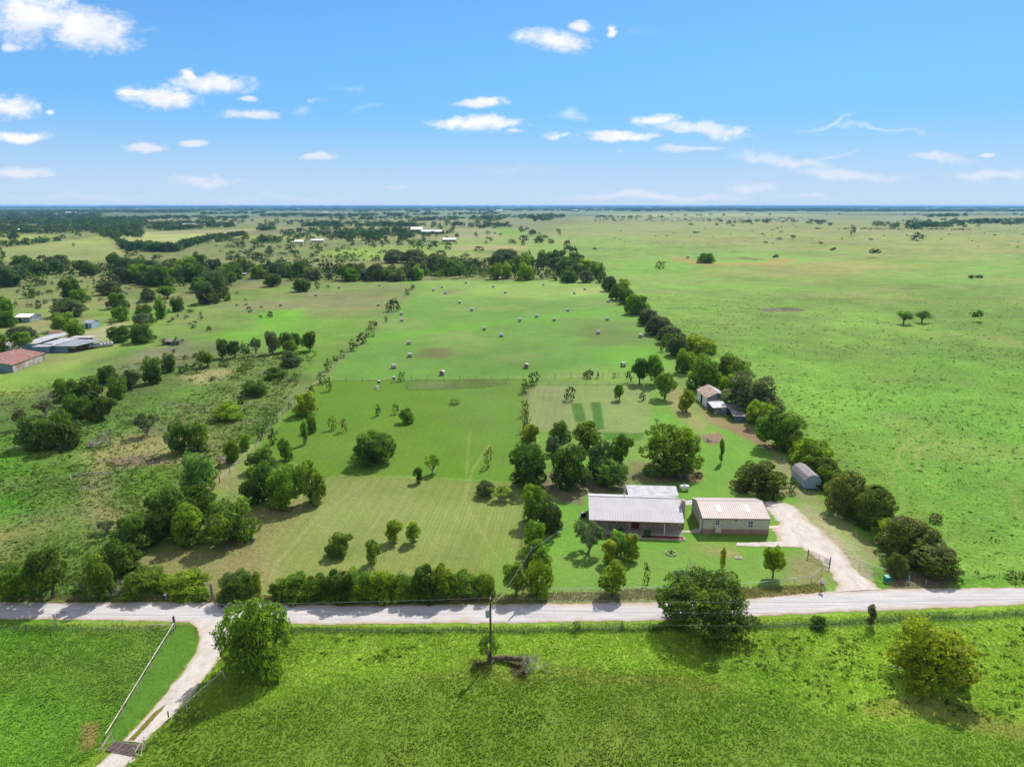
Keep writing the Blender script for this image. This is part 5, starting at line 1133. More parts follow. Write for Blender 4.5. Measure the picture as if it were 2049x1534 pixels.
# old tin barn with lean-tos -------------------------------------------
bn = thing('tin_barn', (54.5, 191.6, 0), 'small old barn with rusty gabled tin roof and an open doorway under the trees', 'barn', rz=R(2))
b = MB(); b.box((0,0,0),(6,.1,2.8)).box((5.9,.1,0),(6,9.4,2.8)).box((0,9.3,0),(5.9,9.4,2.8)).box((0,.1,0),(.1,4.0,2.8)).box((0,5.6,0),(.1,9.3,2.8)).box((0,4.0,2.3),(.1,5.6,2.8))
for yv in (.0, 9.4): b.poly([(0,yv,2.8),(6,yv,2.8),(3.1,yv,4.25)])
for i in range(20): b.box((.15+i*.29,-.03,.02),(.25+i*.29,-.001,2.75))
b.build('wall', M['tin'], bn)
b = MB(); b.box((-.03,.0,.02),(-.001,3.95,2.7)).box((-.03,5.65,.02),(-.001,9.35,2.7)); b.build('west_lit_face', M['white'], bn)  # white laid over the west tin wall to paint it as lit
b = MB(); b.slab([(-.2,-.2,2.78),(3.1,-.2,4.36),(3.1,9.6,4.36),(-.2,9.6,2.78)],.05); ribs(b,(-.2,-.2,2.78),(-.2,9.6,2.78),(3.1,9.6,4.36),(3.1,-.2,4.36),.5,.03,.06); b.build('roof', M['rustroof'], bn)
b = MB(); b.slab([(3.1,-.2,4.36),(6.25,-.2,2.78),(6.25,9.6,2.78),(3.1,9.6,4.36)],.05); b.build('roof', M['roofold'], bn)
b = MB(); b.box((.2,4.0,.01),(5.8,5.6,.02)); b.build('shade_floor', M['dark'], bn)  # near-black floor colour stands in for shade inside the doorway
l1 = thing('tin_lean_to', (54.4, 184.2, 0), 'flat-roofed open-sided tin lean-to in front of the rusty barn', 'shed')
b = MB(); b.slab([(-.3,-.2,2.15),(3.9,-.2,2.35),(3.9,5.2,2.6),(-.3,5.2,2.4)],.06); b.build('roof', M['roofold'], l1)
b = MB(); b.box((.5,0,0),(3.6,.08,2.1)).box((3.52,.08,0),(3.6,5,2.2)).box((0,4.9,0),(3.52,5,2.2)).box((.5,.08,0),(.58,1.4,2.1)); b.build('wall', M['tin'], l1)
b = MB(); b.box((.9,-.03,.05),(2.2,-.001,1.95)); b.build('door', M['greywood'], l1)
for yv in (.1, 3.2, 4.7): MB().tube((0,yv,0),(0,yv,2.15),.06).build('post', M['wood'], l1)
l2 = thing('tin_lean_to', (58.25, 178.1, 0), 'dark rusty sloping tin lean-to right of the flat-roofed one', 'shed')
b = MB(); b.slab([(-.5,-.2,1.65),(3.2,-.2,1.55),(3.6,8.3,2.5),(-.1,8.3,2.6)],.05); ribs(b,(-.5,-.2,1.65),(3.2,-.2,1.55),(3.6,8.3,2.5),(-.1,8.3,2.6),.5,.03,.06); b.build('roof', M['darktin'], l2)
b = MB(); b.box((0,0,0),(3,.08,1.5)).box((2.92,.08,0),(3,8,1.5)).box((0,7.9,0),(2.92,8,2.3)); b.build('wall', M['tinblue'], l2)
for yv in (.2, 2.8, 5.4): MB().tube((-.1,yv,0),(-.1,yv,1.7+yv*.1),.07).build('post', M['wood'], l2)

# farm sheds at the far left --------------------------------------------
b1 = thing('rusty_barn', (-169.4, 234.9, 0), 'long low farm barn with red rusty roof at the left picture edge', 'barn', rz=R(5))
b = MB(); b.box((-17,0,0),(0,.15,2.6)).box((-.15,.15,0),(0,20,2.6)).box((-17,19.85,0),(-.15,20,2.6)).box((-17,.15,0),(-16.85,19.85,2.6))
b.poly([(-17,0,2.6),(0,0,2.6),(-8.5,0,4.2)]); b.poly([(-17,20,2.6),(0,20,2.6),(-8.5,20,4.2)]); b.build('wall', M['tinblue'], b1)
b = MB()
for i in range(16): b.box((0.001,.1+i*1.24,.05),(.05,1.25+i*1.24,2.5))
b.build('side_cladding', simple('patched_tin', (.42,.40,.38), .7, .5, .25, c2=(.26,.17,.12)), b1)
b = MB(); b.slab([(.3,-.3,2.6),(.3,20.3,2.6),(-8.5,20.3,4.35),(-8.5,-.3,4.35)],.06); b.slab([(-8.5,-.3,4.35),(-8.5,20.3,4.35),(-17.3,20.3,2.6),(-17.3,-.3,2.6)],.06)
ribs(b,(.3,-.3,2.6),(.3,20.3,2.6),(-8.5,20.3,4.35),(-8.5,-.3,4.35),.8,.04,.08); b.build('roof', M['rustroof2'], b1)
b2 = thing('grey_barn', (-183.5, 268.2, 0), 'sprawling grey galvanized farm shed with several joined roofs', 'barn', rz=R(1))
b = MB(); b.box((-6,1.5,0),(6.2,1.6,3.2)).box((6.1,-1.2,0),(6.2,1.5,2.7)).box((-.1,-1.3,0),(6.2,-1.2,2.7)).box((6.2,.6,0),(12.2,.7,2.6)).box((-6,14.9,0),(14,15,3)).box((-6,1.6,0),(-5.9,14.9,3.2)); b.build('wall', M['tinblue'], b2)
b = MB(); b.slab([(-6.5,1.1,3.3),(-.1,1.1,3.3),(4.2,16,4.6),(-2,16,4.6)],.08); b.slab([(-.2,-1.6,2.7),(6.6,-1.6,2.7),(10.5,12,3.5),(3.8,12,3.6)],.08); rfa = b.build('roof', M['roofold'], b2)
b = MB(); b.slab([(6.4,.0,2.55),(15.6,.2,2.45),(20.5,11,3.0),(10.0,11,3.25)],.08); ribs(b,(6.4,.0,2.55),(15.6,.2,2.45),(20.5,11,3.0),(10.0,11,3.25),1.0,.05,.1); b.build('lean_to_roof', M['galv'], b2)
b = MB(); b.slab([(6,12.6,3.6),(14,12.6,3.5),(16,16,3.7),(7,16,3.8)],.08); b.build('rear_roof', M['roofold'], b2)
for xx, yy_ in ((12.6,.6),(15.3,.5),(16.7,4),(18,7),(19.6,10.6)): MB().tube((xx,yy_,0),(xx,yy_,2.45),.09).build('post', M['wood'], b2)
b = MB()
for i in range(9): b.box((12.8+i*.5,1.5+i*.9,0),(14.2+i*.5,2.2+i*.9,.7+.5*(i % 3)))
b.build('stored_scrap', M['rustpipe'], b2)
x, y = G(176,698); b = MB(); 
for i in range(7): b.tube((i*.9,i*.95,.9),(i*.9+.8,i*.95+.84,.9),.90,n=16); b.tube((i*.9+.8,i*.95+.84,.9),(i*.9+.9,i*.95+.95,.9),.84,n=16)
tag(b.build('culvert_pipe', M['roofold'], None, (x,y,0), 0, True), 'long pale corrugated culvert pipe lying beside the grey farm shed', 'pipe')
def small_shed(x0, y0, x1, y1, label, roofm, wallm, hh=2.4, dep=5, name='farm_shed', yaw=0):
    X0, Y0 = G(x0, y1); X1, _ = G(x1, y1); L_ = X1-X0
    r = thing(name, (X0, Y0, 0), label, 'shed', rz=yaw); b = MB()
    b.box((0,0,0),(L_*.25,.12,hh)).box((L_*.45,0,0),(L_,.12,hh)).box((L_*.25,0,hh*.78),(L_*.45,.12,hh)).box((0,.12,0),(.12,dep,hh)).box((L_-.12,.12,0),(L_,dep,hh)).box((.12,dep-.12,0),(L_-.12,dep,hh))
    b.poly([(0,0,hh),(0,dep,hh),(0,dep/2,hh*1.35)]); b.poly([(L_,0,hh),(L_,dep,hh),(L_,dep/2,hh*1.35)]); b.build('wall', wallm, r)
    b = MB(); b.slab([(-.2,-.25,hh-.03),(L_+.2,-.25,hh-.03),(L_+.2,dep/2,hh*1.38),(-.2,dep/2,hh*1.38)],.06); b.slab([(-.2,dep/2,hh*1.38),(L_+.2,dep/2,hh*1.38),(L_+.2,dep+.25,hh-.03),(-.2,dep+.25,hh-.03)],.06)
    b.build('roof', roofm, r)
    MB().box((L_*.25,.3,.02),(L_*.45,.34,hh*.78)).build('door', M['dark'], r); return r  # recessed near-black panel stands in for the dark shed interior
small_shed(30,628,60,645,'white-roofed small shed behind trees at the far left',M['white'],M['tin'],2.6,9)
small_shed(169,640,184,657,'small silvery shed right of the round trees near the farm',M['galv'],M['bluewall'],2.6,6)
small_shed(98,662,122,673,'tiny shed with a red roof behind the grey farm shed',M['rustroof2'],M['white'],1.6,4)
small_shed(-4,690,22,702,'white shed half hidden by trees at the left edge',M['white'],M['white'],2.4,6)
small_shed(326,672,358,690,'collapsed grey hut overgrown by shrubs in the left pasture',M['darktin'],M['greywood'],1.4,5,'ruined_hut')
# distant buildings
def far_b(x0, x1, yb, hh, dep, rm, wm, label, name='farmhouse', cat='house'):
    X0, Y0 = G(x0, yb); X1, _ = G(x1, yb); L_ = X1-X0; r = thing(name, (X0, Y0, 0), label, cat); b = MB()
    b.box((0,0,0),(L_,dep,hh)); b.poly([(0,0,hh),(0,dep,hh),(0,dep/2,hh*1.7)]); b.poly([(L_,0,hh),(L_,dep,hh),(L_,dep/2,hh*1.7)]); b.build('wall', wm, r)
    b = MB(); b.slab([(-.5,-.6,hh-.1),(L_+.5,-.6,hh-.1),(L_+.5,dep/2,hh*1.72),(-.5,dep/2,hh*1.72)],.15); b.slab([(-.5,dep/2,hh*1.72),(L_+.5,dep/2,hh*1.72),(L_+.5,dep+.6,hh-.1),(-.5,dep+.6,hh-.1)],.15); b.build('roof', rm, r)
    b = MB()
    for i in range(4): b.box((L_*(.12+.22*i),-.08,hh*.3),(L_*(.2+.22*i),-.005,hh*.75))
    b.build('window', M['glass'], r)
far_b(822,845,466,7,24,M['white'],M['cream'],'large far farmhouse with a steep white gabled roof')
far_b(843,884,468,4.5,14,M['white'],M['taupe'],'long white-roofed wing right of the gabled far farmhouse')
far_b(886,912,484,3.6,12,M['white'],M['tin'],'open white-roofed shed below the far farmhouse','open_shed','shed')
far_b(589,606,488,3.4,12,M['white'],M['cream'],'white-roofed building among junipers on the left slope')
far_b(622,648,485,3,8,M['white'],M['cream'],'second low white building right of the junipers on the left slope')
far_b(34,46,464,4,14,M['white'],M['cream'],'low white farm building at the far left woods'); far_b(60,86,464,4.5,16,M['rustroof2'],M['white'],'reddish-roofed farm building at the far left woods')
far_b(120,130,462,4,14,M['white'],M['white'],'white-roofed farm building right of the reddish one')
far_b(364,392,451,3.2,10,M['roofold'],M['taupe'],'long pale building beyond the left tree row'); far_b(398,416,451,3.2,10,M['roofold'],M['cream'],'white building right of the long pale one beyond the left tree row')
far_b(130,152,427,6,22,M['white'],M['white'],'tiny white building in the far left distance'); far_b(100,112,431,6,22,M['white'],M['white'],'white building in the left distance below the blue ridge')
far_b(646,656,427,6,20,M['white'],M['white'],'tiny white house in the far centre-left'); far_b(992,1004,422.5,7,24,M['white'],M['white'],'tiny white house on the far straight track')
far_b(918,930,429,6,20,M['white'],M['white'],'small white building in the far tree row'); far_b(1142,1156,422,7,24,M['white'],M['white'],'tiny white house far behind the big pasture')
far_b(985,1048,411.9,14,60,M['white'],M['concrete'],'long pale industrial building on the horizon','factory','factory')
x, y = G(979,412.6); 
# pale old quarry lip / vehicle-sized greenhouse frames near the wood
far_b(470,492,551,1.2,3,M['galv'],M['tin'],'low grey structure in the wood gap left of the dark belt','low_shed','shed')

# ------------------------------------------------------------------ hay bales
bm_ = MB(); NS = 22
for k in range(NS):
    a0 = 2*math.pi*k/NS; a1 = 2*math.pi*(k+1)/NS; r0 = .82
    xs_ = [(-.78,.76),(-.70,.82),(-.35,.83),(0,.815),(.35,.83),(.70,.82),(.78,.76)]
    for (xa, ra), (xb, rb) in zip(xs_, xs_[1:]):
        bm_.poly([(xa,math.cos(a0)*ra,.80+math.sin(a0)*ra),(xb,math.cos(a0)*rb,.80+math.sin(a0)*rb),(xb,math.cos(a1)*rb,.80+math.sin(a1)*rb),(xa,math.cos(a1)*ra,.80+math.sin(a1)*ra)])
wrap_me = bm_.mesh('wrap', M['bale'], True)
be = MB()
for s_ in (-1, 1):
    for k in range(NS):
        a0 = 2*math.pi*k/NS; a1 = 2*math.pi*(k+1)/NS
        for j, (ri, ro_) in enumerate(((.0,.3),(.3,.55),(.55,.765))):
            dx = s_*(.78+(.015 if j % 2 else 0)); be.poly([(dx,math.cos(a0)*ri,.8+math.sin(a0)*ri),(dx,math.cos(a0)*ro_,.8+math.sin(a0)*ro_),(dx,math.cos(a1)*ro_,.8+math.sin(a1)*ro_),(dx,math.cos(a1)*ri,.8+math.sin(a1)*ri)])
end_me = be.mesh('bale_end', M['hay'])
BALES = [(788,737,15,'at the near left field corner'),(885,750,75,'end-on at the fence near the feeders'),(1053,736,85,'end-on at the fence left of the orchard'),(1247,733,20,'beside the trees at the near right corner'),
(818,689,0,'upper of the close pair, left of the field'),(820,714,0,'lower of the close pair, left of the field'),(969,660,0,'left one just below the green swale'),(1003,674,0,'lowest in the middle of the hay field'),(1040,643,0,'on the green swale, left of three'),(1074,635,0,'on the green swale, middle of three'),(1109,642,0,'just below the green swale, right of three'),(1136,623,0,'above the right end of the green swale'),
(1197,668,0,'alone in the right part of the hay field'),(1282,675,0,'rightmost, close to the dark evergreens'),(1215,641,0,'below the swale near the fence trees'),(804,643,0,'lower of two by the left fence line'),(803,630,0,'upper of two by the left fence line'),(757,612,0,'left of the round dark fence tree'),
(944,622,0,'above the green swale, left middle'),(920,607,0,'upper left middle of the hay field'),(867,582,0,'left one of three in the far left corner'),(884,576,0,'topmost of three in the far left corner'),(891,588,0,'lowest of three in the far left corner'),(932,567,0,'against the far wood edge'),(987,575,0,'far middle, upper one'),(1011,587,0,'far middle, lower one'),(1087,571,0,'far right middle near the wood'),(1149,588,0,'far right, lower of two'),(1170,580,0,'far right, upper of two'),(1217,605,0,'tight against the right fence trees'),
(760,572,0,'beyond the fence in the far left field, rightmost'),(678,577,0,'in the far left field under the wood'),(632,592,0,'in the brownish far left field, middle'),(562,612,0,'in the brownish far left field, leftmost')]
for i, (px, py, az, lb) in enumerate(BALES):
    x, y = G(px, py); r = thing('hay_bale', (x, y, 0), 'round pale wrapped hay bale '+lb, 'hay bale', 'round hay bales', R(az+(i*37 % 11)-5)+math.atan2(-x, y)*.6)
    link('wrap', wrap_me, r); link('bale_end', end_me, r)

# ------------------------------------------------------------------ fences
def fence(name, label, pts, post_h, step, post_r, postm, wires, wirem, wr=.006, rail=None, railm=None, mesh_=False, group='fences', steel=False):
    W = [np.array(G(*p)) if not isinstance(p, np.ndarray) else p for p in pts]; o = W[0]
    r = thing(name, (o[0], o[1], 0), label, 'fence', group); W = [q-o for q in W]
    pm = MB().tube((0,0,-.1), (0,0,post_h), post_r, post_r*.9, 6).mesh('post', postm)
    segs = list(zip(W, W[1:])); tot = sum(np.linalg.norm(b_-a_) for a_, b_ in segs); n = min(98, max(2, int(tot/step))); k = 0
    for i in range(n+1):
        d = tot*i/n; 
        for a_, b_ in segs:
            L_ = np.linalg.norm(b_-a_)
            if d <= L_+1e-6: break
            d -= L_
        q = a_+(b_-a_)*min(1, d/L_); p = link('post', pm, r, (q[0], q[1], 0)); p.scale = (1, 1, rr.uniform(.93, 1.05)); p.rotation_euler = (rr.uniform(-.04, .04), rr.uniform(-.04, .04), 0)
        if i % 8 == 0 and not steel: p.scale = (1.8, 1.8, 1.1)
    b = MB()
    for a_, b_ in segs:
        for z in wires: b.tube((*a_, z), (*b_, z), wr, n=3, cap=False)
        if mesh_:
            L_ = np.linalg.norm(b_-a_); m_ = int(L_/.22); e = (b_-a_)/L_
            for i in range(m_):
                p0 = a_+e*i*.22; p1 = a_+e*min(L_, i*.22+1.0); b.tube((*p0,.05), (*p1,post_h-.1), .0035, n=3, cap=False); b.tube((*p1,.05), (*p0,post_h-.1), .0035, n=3, cap=False)
    b.build('wire_mesh' if mesh_ else 'wires', wirem, r)
    if rail:
        b = MB()
        for a_, b_ in segs: b.tube((*a_, rail), (*b_, rail), .05 if railm is M['whitepipe'] else .03, n=8)
        b.build('top_rail', railm, r)
    return r
W4 = (.3,.55,.8,1.05)
fence('pipe_fence','white pipe fence along the left side of the side driveway',[(350,1262),(214,1488)],1.25,4.1,.045,M['whitepipe'],W4,M['wire'],rail=1.22,railm=M['whitepipe'],steel=True)
fence('pipe_fence','white pipe fence on the right side of the side driveway',[(449,1358),(290,1500)],1.25,4.1,.045,M['whitepipe'],W4,M['wire'],rail=1.22,railm=M['whitepipe'],steel=True)
fence('pipe_fence','short white pipe brace at the corner of the left near field',[(297,1265),(350,1263)],1.15,2.2,.05,M['whitepipe'],(.5,),M['wire'],rail=1.12,railm=M['whitepipe'],steel=True)
fence('wire_fence','barbed wire fence along the near verge left of the side driveway',[(-500,1262),(297,1265)],1.2,4.2,.035,M['greywood'],W4,M['wire'])
fence('wire_fence','long barbed wire fence on the near verge from driveway tree to huge bush',[(584,1266),(1000,1266),(1300,1259)],1.2,2.9,.035,M['greywood'],W4,M['wire'])
fence('wire_fence','barbed wire fence on the near verge right of the huge bush',[(1500,1258),(1640,1256),(1750,1246),(2049,1238),(2500,1222)],1.2,3.0,.035,M['greywood'],W4,M['wire'])
fence('chain_link_fence','silver chain link fence between front yard and gravel road',[(1090,1192),(1250,1189),(1380,1186),(1520,1178),(1622,1166)],1.15,2.6,.03,M['galv'],(.1,),M['wire'],rail=1.13,railm=M['galv'],mesh_=True,steel=True)
fence('chain_link_fence','short angled chain link wing beside the drive entrance',[(1624,1165),(1661,1133)],1.2,2.4,.035,M['galv'],(.1,),M['wire'],rail=1.18,railm=M['galv'],mesh_=True,steel=True)
fence('chain_link_fence','chain link wing right of the drive entrance by the dark evergreens',[(1719,1134),(1750,1146),(1784,1156)],1.2,2.2,.035,M['galv'],(.1,),M['wire'],rail=1.18,railm=M['galv'],mesh_=True,steel=True)
fence('wire_fence','wire fence along the verge behind the green bin and evergreens',[(1784,1156),(1900,1160),(2049,1152),(2500,1146)],1.15,3.2,.035,M['greywood'],W4,M['wire'])
fence('wire_fence','weathered fence between hay field and upper lawn',[(660,763),(860,761),(1060,757),(1300,754)],1.4,5,.06,M['wood'],W4,M['wire'])
fence('wire_fence','wire fence behind the orchard',[(1075,772),(1290,769)],1.2,3.5,.04,M['wood'],W4,M['wire'])
fence('wire_fence','brushy wire fence left of the lawns',[(440,965),(515,890),(560,832),(640,762),(700,700),(770,642),(835,566)],1.2,5.5,.05,M['wood'],W4,M['wire'])
fence('wire_fence','wire fence hidden in the tree line beside the big right pasture',[(1910,1162),(1790,1060),(1630,940),(1550,850),(1380,700),(1240,590)],1.2,5,.05,M['wood'],W4,M['wire'])
fence('wire_fence','wire fence through the garden tree strip',[(1046,1190),(1046,960),(1052,860),(1060,770)],1.2,4,.04,M['wood'],W4,M['wire'])
fence('wire_fence','wire fence under the roadside hedge',[(-200,1203),(420,1202),(560,1203),(1000,1200),(1090,1193)],1.2,4,.04,M['wood'],W4,M['wire'])
def post(px, py, hh, rad, mat, label, name='fence_post', cat='post'):
    x, y = G(px, py); b = MB(); b.tube((0,0,-.1),(0,0,hh),rad,rad*.92,10).tube((0,0,hh),(0,0,hh+.03),rad*.92,rad*.5,10)
    return tag(b.build(name, mat, None, (x,y,0), 0), label, cat)
post(350,1258,1.9,.15,M['wood'],'thick dark corner post at the top of the left pipe fence'); post(425,1200,2.6,.17,M['greywood'],'thick grey post between the bushes on the far verge'); post(54,1264,1.2,.09,M['greywood'],'short pale post in the near fence at the far left')
post(1818,1166,1.2,.08,M['teal'],'teal marker post in front of the dark evergreens','marker_post'); post(1852,1170,.9,.05,M['galv'],'thin grey stake right of the teal marker post','stake')
# pipe gate into the yard
x, y = G(1660,1134); x2, y2 = G(1617,1116); r = thing('pipe_gate', (x, y, 0), 'open rusty pipe gate swung back onto the lawn at the house drive', 'gate', rz=math.atan2(y2-y, x2-x)); Lg = math.hypot(x2-x, y2-y)
b = MB(); 
for z in (.3,.6,.9,1.25): b.tube((.1,0,z),(Lg,0,z),.028,n=6)
for t in (.03,.5,1): b.tube((max(.1,Lg*t),0,.3),(max(.1,Lg*t),0,1.25),.028,n=6)
b.build('gate_frame', M['rustpipe'], r); MB().tube((0,0,-.1),(0,0,1.75),.08,n=8).build('gate_post', M['wood'], r); MB().tube((Lg+.1,0,-.1),(Lg+.1,0,1.5),.06,n=8).build('gate_post', M['wood'], r)
b = MB(); 
for i in range(8): a=i*.13; b.box((.2+i*.1,-.02,.3),(.22+i*.1,.02,1.2))
b.build('infill_wire', M['wire'], r)
# cattle guard
P0, P1, P2, P3 = [np.array(G(*p)) for p in ((212,1502),(232,1484),(284,1492),(264,1513))]
o = P0; r = thing('cattle_guard', (o[0], o[1], 0), 'rusty steel cattle guard grid across the side driveway', 'cattle guard')
b = MB(); n_ = 9
for i in range(n_+1):
    t = i/n_; a_ = P0+(P1-P0)*t-o; c_ = P3+(P2-P3)*t-o; b.tube((*a_,.14),(*c_,.14),.045,n=6)
b.build('grid_bars', simple('worn_steel', (.25,.19,.16), .7, .4, 4), r)
b = MB(); b.slab([(*(P0-o),.035),(*(P3-o),.035),(*(P2-o),.035),(*(P1-o),.035)],.02); b.build('pit_shade', M['dark'], r)  # flat near-black sheet stands in for the unlit depth below the bars
b = MB()
for a_, c_ in ((P0,P1),(P3,P2)):
    e = (c_-a_); b.tube((*(a_-o),.12),(*(c_-o),.12),.06,n=6)
b.build('side_beam', M['rustpipe'], r)
for s_, (a_, c_) in enumerate(((P0,P1),(P3,P2))):
    a_=a_-o; c_=c_-o; d_ = np.array((-.35,0)) if s_ == 0 else np.array((.35,0)); b = MB()
    b.tube((*(a_+d_),0),(*(a_+d_),1.0),.045,n=6).tube((*(c_+d_),0),(*(c_+d_),1.2),.045,n=6).tube((*(a_+d_),.5),(*(c_+d_),1.15),.04,n=6).tube((*(a_+d_*2.6),.1),(*(c_+d_),1.0),.03,n=6).tube((*(a_+d_),.35),(*(a_+d_*2.8),.1),.03,n=6)
    b.build('wing_rail', M['whitepipe'], r)
x, y = G(364,1412); b = MB().box((-.22,-.02,.55),(.22,.02,1.0)); tag(b.build('fence_sign', M['white'], None, (x,y,0), .5), 'small blank white plate hung on the right pipe fence', 'sign')
x, y = G(338,1436); post(338,1440,1.1,.07,M['black'],'short dark post beside the right pipe fence')

# ------------------------------------------------------------------ power poles and lines
def pole(px, py, hh, label, transformer=False, pt=None):
    x, y = pt or G(px, py); r = thing('utility_pole', (x, y, 0), label, 'utility pole', 'wooden utility poles')
    MB().tube((0,0,-.3),(0,0,hh),.17,.11,12).build('pole', M['wood'], r)
    b = MB(); b.tube((0,0,hh),(0,0,hh+.12),.03,n=8).tube((0,0,hh+.10),(0,0,hh+.28),.06,.04,n=8); b.build('insulator', M['white'], r)
    if transformer:
        b = MB(); b.tube((-.36,-.1,hh-2.35),(-.36,-.1,hh-1.45),.23,n=16).tube((-.36,-.1,hh-1.45),(-.36,-.1,hh-1.38),.25,.2,n=16).tube((-.36,-.1,hh-1.38),(-.36,-.1,hh-1.15),.04,n=8); b.box((-.2,-.14,hh-2.1),(-.02,-.06,hh-2.0)); b.box((-.2,-.14,hh-1.7),(-.02,-.06,hh-1.6))
        b.build('transformer', M['galv'], r)
        b = MB(); b.box((-.75,-.04,hh-1.05),(.1,.04,hh-.95)).tube((-.7,0,hh-.95),(-.78,0,hh-.6),.035,n=8).tube((-.5,0,hh-.95),(-.55,0,hh-.62),.03,n=8); b.build('cutout_bracket', M['galv'], r)
    return x, y
mp_ = pole(982,1324,8.7,'wooden power pole with a grey transformer at the near side of the road',True)
sp_ = pole(1063,1192,7.6,'plain wooden service pole among the trees at the yard corner')
lp_ = pole(0,0,8.9,'wooden power pole beyond the left picture edge',pt=(-78,77.2)) if False else (-82,77.0)
rp_ = (84, 78.0)
def cable(name, label, p, q, sag, rad, n=40):
    b = MB(); pts = [tuple(np.array(p)*(1-t)+np.array(q)*t-np.array((0,0,4*sag*t*(1-t)))) for t in np.linspace(0,1,n)]
    for a_, c_ in zip(pts, pts[1:]): b.tube(a_, c_, rad, n=5, cap=False)
    return tag(b.build(name, M['cable']), label, 'power line', 'overhead power lines')
mx_, my_ = mp_
for s_, (qx, qy), sd in ((0, lp_, 'left'), (1, rp_, 'right')):
    cable('power_line', 'top overhead wire running %s from the transformer pole' % sd, (mx_,my_,8.9), (qx,qy,9.1), .9, .013)
    cable('power_line', 'second overhead wire running %s below the top one' % sd, (mx_,my_,7.4), (qx,qy,7.6), .9, .013)
cable('power_line', 'lowest overhead wire running right across the huge bush', (mx_,my_,5.6), (84,78,5.2), .6, .013)
cable('power_line', 'slanting service wire from the transformer pole to the service pole', (mx_,my_,7.2), (sp_[0],sp_[1],7.5), .25, .02)
cable('power_line', 'slanting service wire from the service pole to the house', (sp_[0],sp_[1],7.4), (hx+.2,hy+3.4,3.4), .3, .02)
tag_ = None
pole(0,0,9.0,'wooden power pole off to the left of the near pasture',pt=lp_); pole(0,0,9.0,'wooden power pole off to the right of the near pasture',pt=rp_)
post(107,610,9,.10,M['wood'],'thin dark pole standing on the left pasture near the evergreen dome','utility_pole','utility pole')

# ------------------------------------------------------------------ yard things
x, y = G(1369,981); r = thing('propane_tank', (x,y,0), 'white horizontal propane tank on the lawn behind the shop', 'tank', rz=-.05)
b = MB(); pr_ = [(-1.0,.05),(-.97,.2),(-.88,.33),(-.72,.42),(-.5,.45),(.5,.45),(.72,.42),(.88,.33),(.97,.2),(1.0,.05)]
for (xa, ra), (xb, rb) in zip(pr_, pr_[1:]): b.tube((xa,0,.75),(xb,0,.75),ra,rb,20,cap=False)
b.build('tank_shell', M['white'], r, smooth=True); b = MB().tube((0,0,1.15),(0,0,1.34),.17,n=12).tube((0,0,1.34),(0,0,1.38),.17,.08,n=12); b.build('valve_dome', M['galv'], r)
b = MB().box((-.7,-.35,0),(-.55,.35,.36)).box((.55,-.35,0),(.7,.35,.36)); b.build('tank_support', M['concrete'], r)
x, y = G(1775,1163); r = thing('utility_box', (x,y,0), 'green metal utility box at the drive entrance under the evergreens', 'utility box', rz=.1)
MB().box((-.42,-.35,.05),(.42,.35,.85)).build('cabinet', M['greenbox'], r); MB().slab([(-.45,-.38,.86),(.45,-.38,.86),(.45,.38,.96),(-.45,.38,.96)],.03).build('lid', M['greenbox'], r); MB().box((-.5,-.4,0),(.5,.4,.06)).build('base', M['concrete'], r)
x, y = G(1644,1182); r = thing('yard_sign', (x,y,0), 'white leaning sign panel with a dark lower part on a post at the drive entrance', 'sign', rz=R(-62))
b = MB().tube((0,0,-.1),(0,0,1.75),.045,n=8); b.build('sign_post', M['galv'], r)
b = MB().box((-.38,-.06,1.0),(.38,-.045,1.85)); sgn = b.build('sign_panel', M['white'], r); MB().box((-.36,-.066,1.03),(.36,-.061,1.22)).build('dark_band', M['black'], sgn)
x, y = G(333,1199); r = thing('mailbox', (x,y,0), 'small white mailbox on a post at the far verge left of the hedge', 'mailbox')
MB().tube((0,0,-.1),(0,0,.8),.05,n=8).build('mailbox_post', M['white'], r)
b = MB().box((-.16,-.28,.8),(.16,.28,.98))
for i in range(6):
    a0 = math.pi*i/6; a1 = math.pi*(i+1)/6; b.poly([(.16*math.cos(a0),-.28,.98+.16*math.sin(a0)),(.16*math.cos(a1),-.28,.98+.16*math.sin(a1)),(.16*math.cos(a1),.28,.98+.16*math.sin(a1)),(.16*math.cos(a0),.28,.98+.16*math.sin(a0))])
    b.poly([(0,-.28,.98),(.16*math.cos(a0),-.28,.98+.16*math.sin(a0)),(.16*math.cos(a1),-.28,.98+.16*math.sin(a1))])
b.build('box', M['white'], r)
x, y = G(182,1199); b = MB()
for s_ in (-.3,.3): b.box((s_-.04,-.05,0),(s_+.04,.05,1.9)); b.box((s_-.04,.05,1.25),(s_+.04,1.0,1.33))
for i in range(5): b.box((-.26,-.05,.25+i*.36),(.26,.05,.31+i*.36))
for i in range(3): b.box((.34,-.1+i*.3,.5+i*.3),(.9,.1+i*.3,.55+i*.3))
tag(b.build('step_stile', M['white'], None, (x,y,0), .1), 'white wooden ladder stile at the bare patch beneath the left roadside trees', 'ladder')
for px, py, lb in ((758,772,'black-topped white feeder on legs left in the upper lawn'),(788,764,'black-topped white feeder right by the hay field fence')):
    x, y = G(px, py); r = thing('game_feeder', (x,y,0), lb, 'feeder', 'feeders by the back fence')
    MB().tube((0,0,1.0),(0,0,1.7),.42,n=16).build('barrel', M['black'], r); MB().tube((0,0,1.7),(0,0,1.95),.45,.12,n=16).build('lid', M['white'], r); MB().tube((0,0,.75),(0,0,1.0),.1,.42,n=16).build('funnel', M['white'], r)
    for a in (0.5,2.6,4.7): MB().tube((math.cos(a)*.38,math.sin(a)*.38,1.2),(math.cos(a)*.75,math.sin(a)*.75,0),.04,n=6).build('leg', M['galv'], r)
x, y = G(755,778); r = thing('water_barrel', (x,y,0), 'short white barrel beside the left feeder', 'barrel')
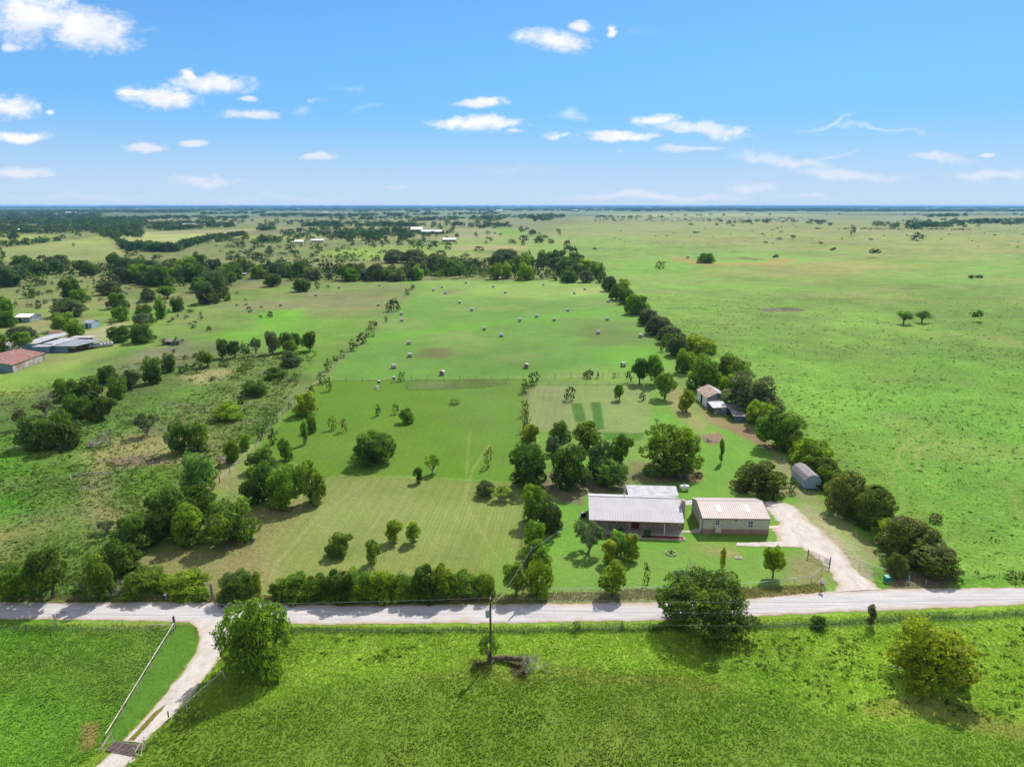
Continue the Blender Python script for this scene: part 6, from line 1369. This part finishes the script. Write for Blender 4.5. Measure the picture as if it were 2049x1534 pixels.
MB().tube((0,0,0),(0,0,.95),.42,.45,n=18).build('barrel', M['white'], r); MB().tube((0,0,.95),(0,0,.99),.46,n=18).build('lid', M['concrete'], r)
x, y = G(1297,945); r = thing('wooden_hutch', (x,y,0), 'small dark wooden hutch in the shade under the large tree', 'hutch')
MB().box((-.7,-.5,.3),(.7,.5,1.3)).build('body', M['greywood'], r); MB().slab([(-.8,-.6,1.35),(.8,-.6,1.35),(.8,.6,1.55),(-.8,.6,1.55)],.05).build('roof', M['darktin'], r)
for sx in (-.6,.6): MB().box((sx-.05,-.45,0),(sx+.05,.45,.3)).build('leg', M['wood'], r)
# pale flat stones on the lawn
b = MB()
for i in range(7):
    a = i*.9; b.tube((math.cos(a)*.5,math.sin(a)*.3,0),(math.cos(a)*.5,math.sin(a)*.3,.12+.03*(i % 3)),.26,.2,7)
x, y = G(1478,1116); tag(b.build('stone_heap', M['stone'], None, (x,y,0), 0), 'small ring of pale stones on the front lawn below the shop', 'stones')
# pond bank logs / brush clumps in the far pasture
# birds
def bird(px, py, dist, label, span=.55):
    a = (px-CX)/F; bq = (CY-py)/F; d = np.array((a, cp+bq*sp, -sp+bq*cp)); p = d*dist+np.array((0,0,HC)); b = MB()
    pr_ = [(-.16,.012),(-.1,.035),(0,.045),(.1,.03),(.15,.018),(.19,.005)]
    for (xa, ra), (xb, rb) in zip(pr_, pr_[1:]): b.tube((xa,0,0),(xb,0,0),ra,rb,8,cap=False)
    b.slab([(-.16,-.05,0),(-.28,-.07,0),(-.28,.07,0),(-.16,.05,0)],.008)
    for s_ in (-1,1): b.slab([(.08,s_*.03,.02),(.1,s_*span*.5,.10),(-.02,s_*span,.04),(-.06,s_*span*.5,.09),(-.06,s_*.03,.02)],.01)
    return tag(b.build('bird', M['black'], None, tuple(p), 1.2), label, 'bird', 'flying birds')
bird(125,1225,95,'left of two dark birds flying low over the road'); bird(131,1225,95,'right of two dark birds flying low over the road')
bird(1216,362,190,'upper of two dark birds high in the sky',.9); bird(1216,375.5,190,'lower of two dark birds high in the sky',.9)

# ------------------------------------------------------------------ haze
HZ = dict(x=45000, y0=-500, y1=62000, z0=-1, z1=62)
m, h = newmat('haze_air'); pv = h.n('ShaderNodeVolumePrincipled'); pv.inputs['Color'].default_value = (.26,.60,1.0,1); pv.inputs['Density'].default_value = 4.2e-5; pv.inputs['Anisotropy'].default_value = .1
o = h.n('ShaderNodeOutputMaterial'); h.l(pv.outputs[0], o.inputs['Volume'])
b = MB().box((-HZ['x'],HZ['y0'],HZ['z0']),(HZ['x'],HZ['y1'],HZ['z1'])); tag(b.build('haze', m), 'thin blue distance haze over the whole country', 'haze', kind='stuff')
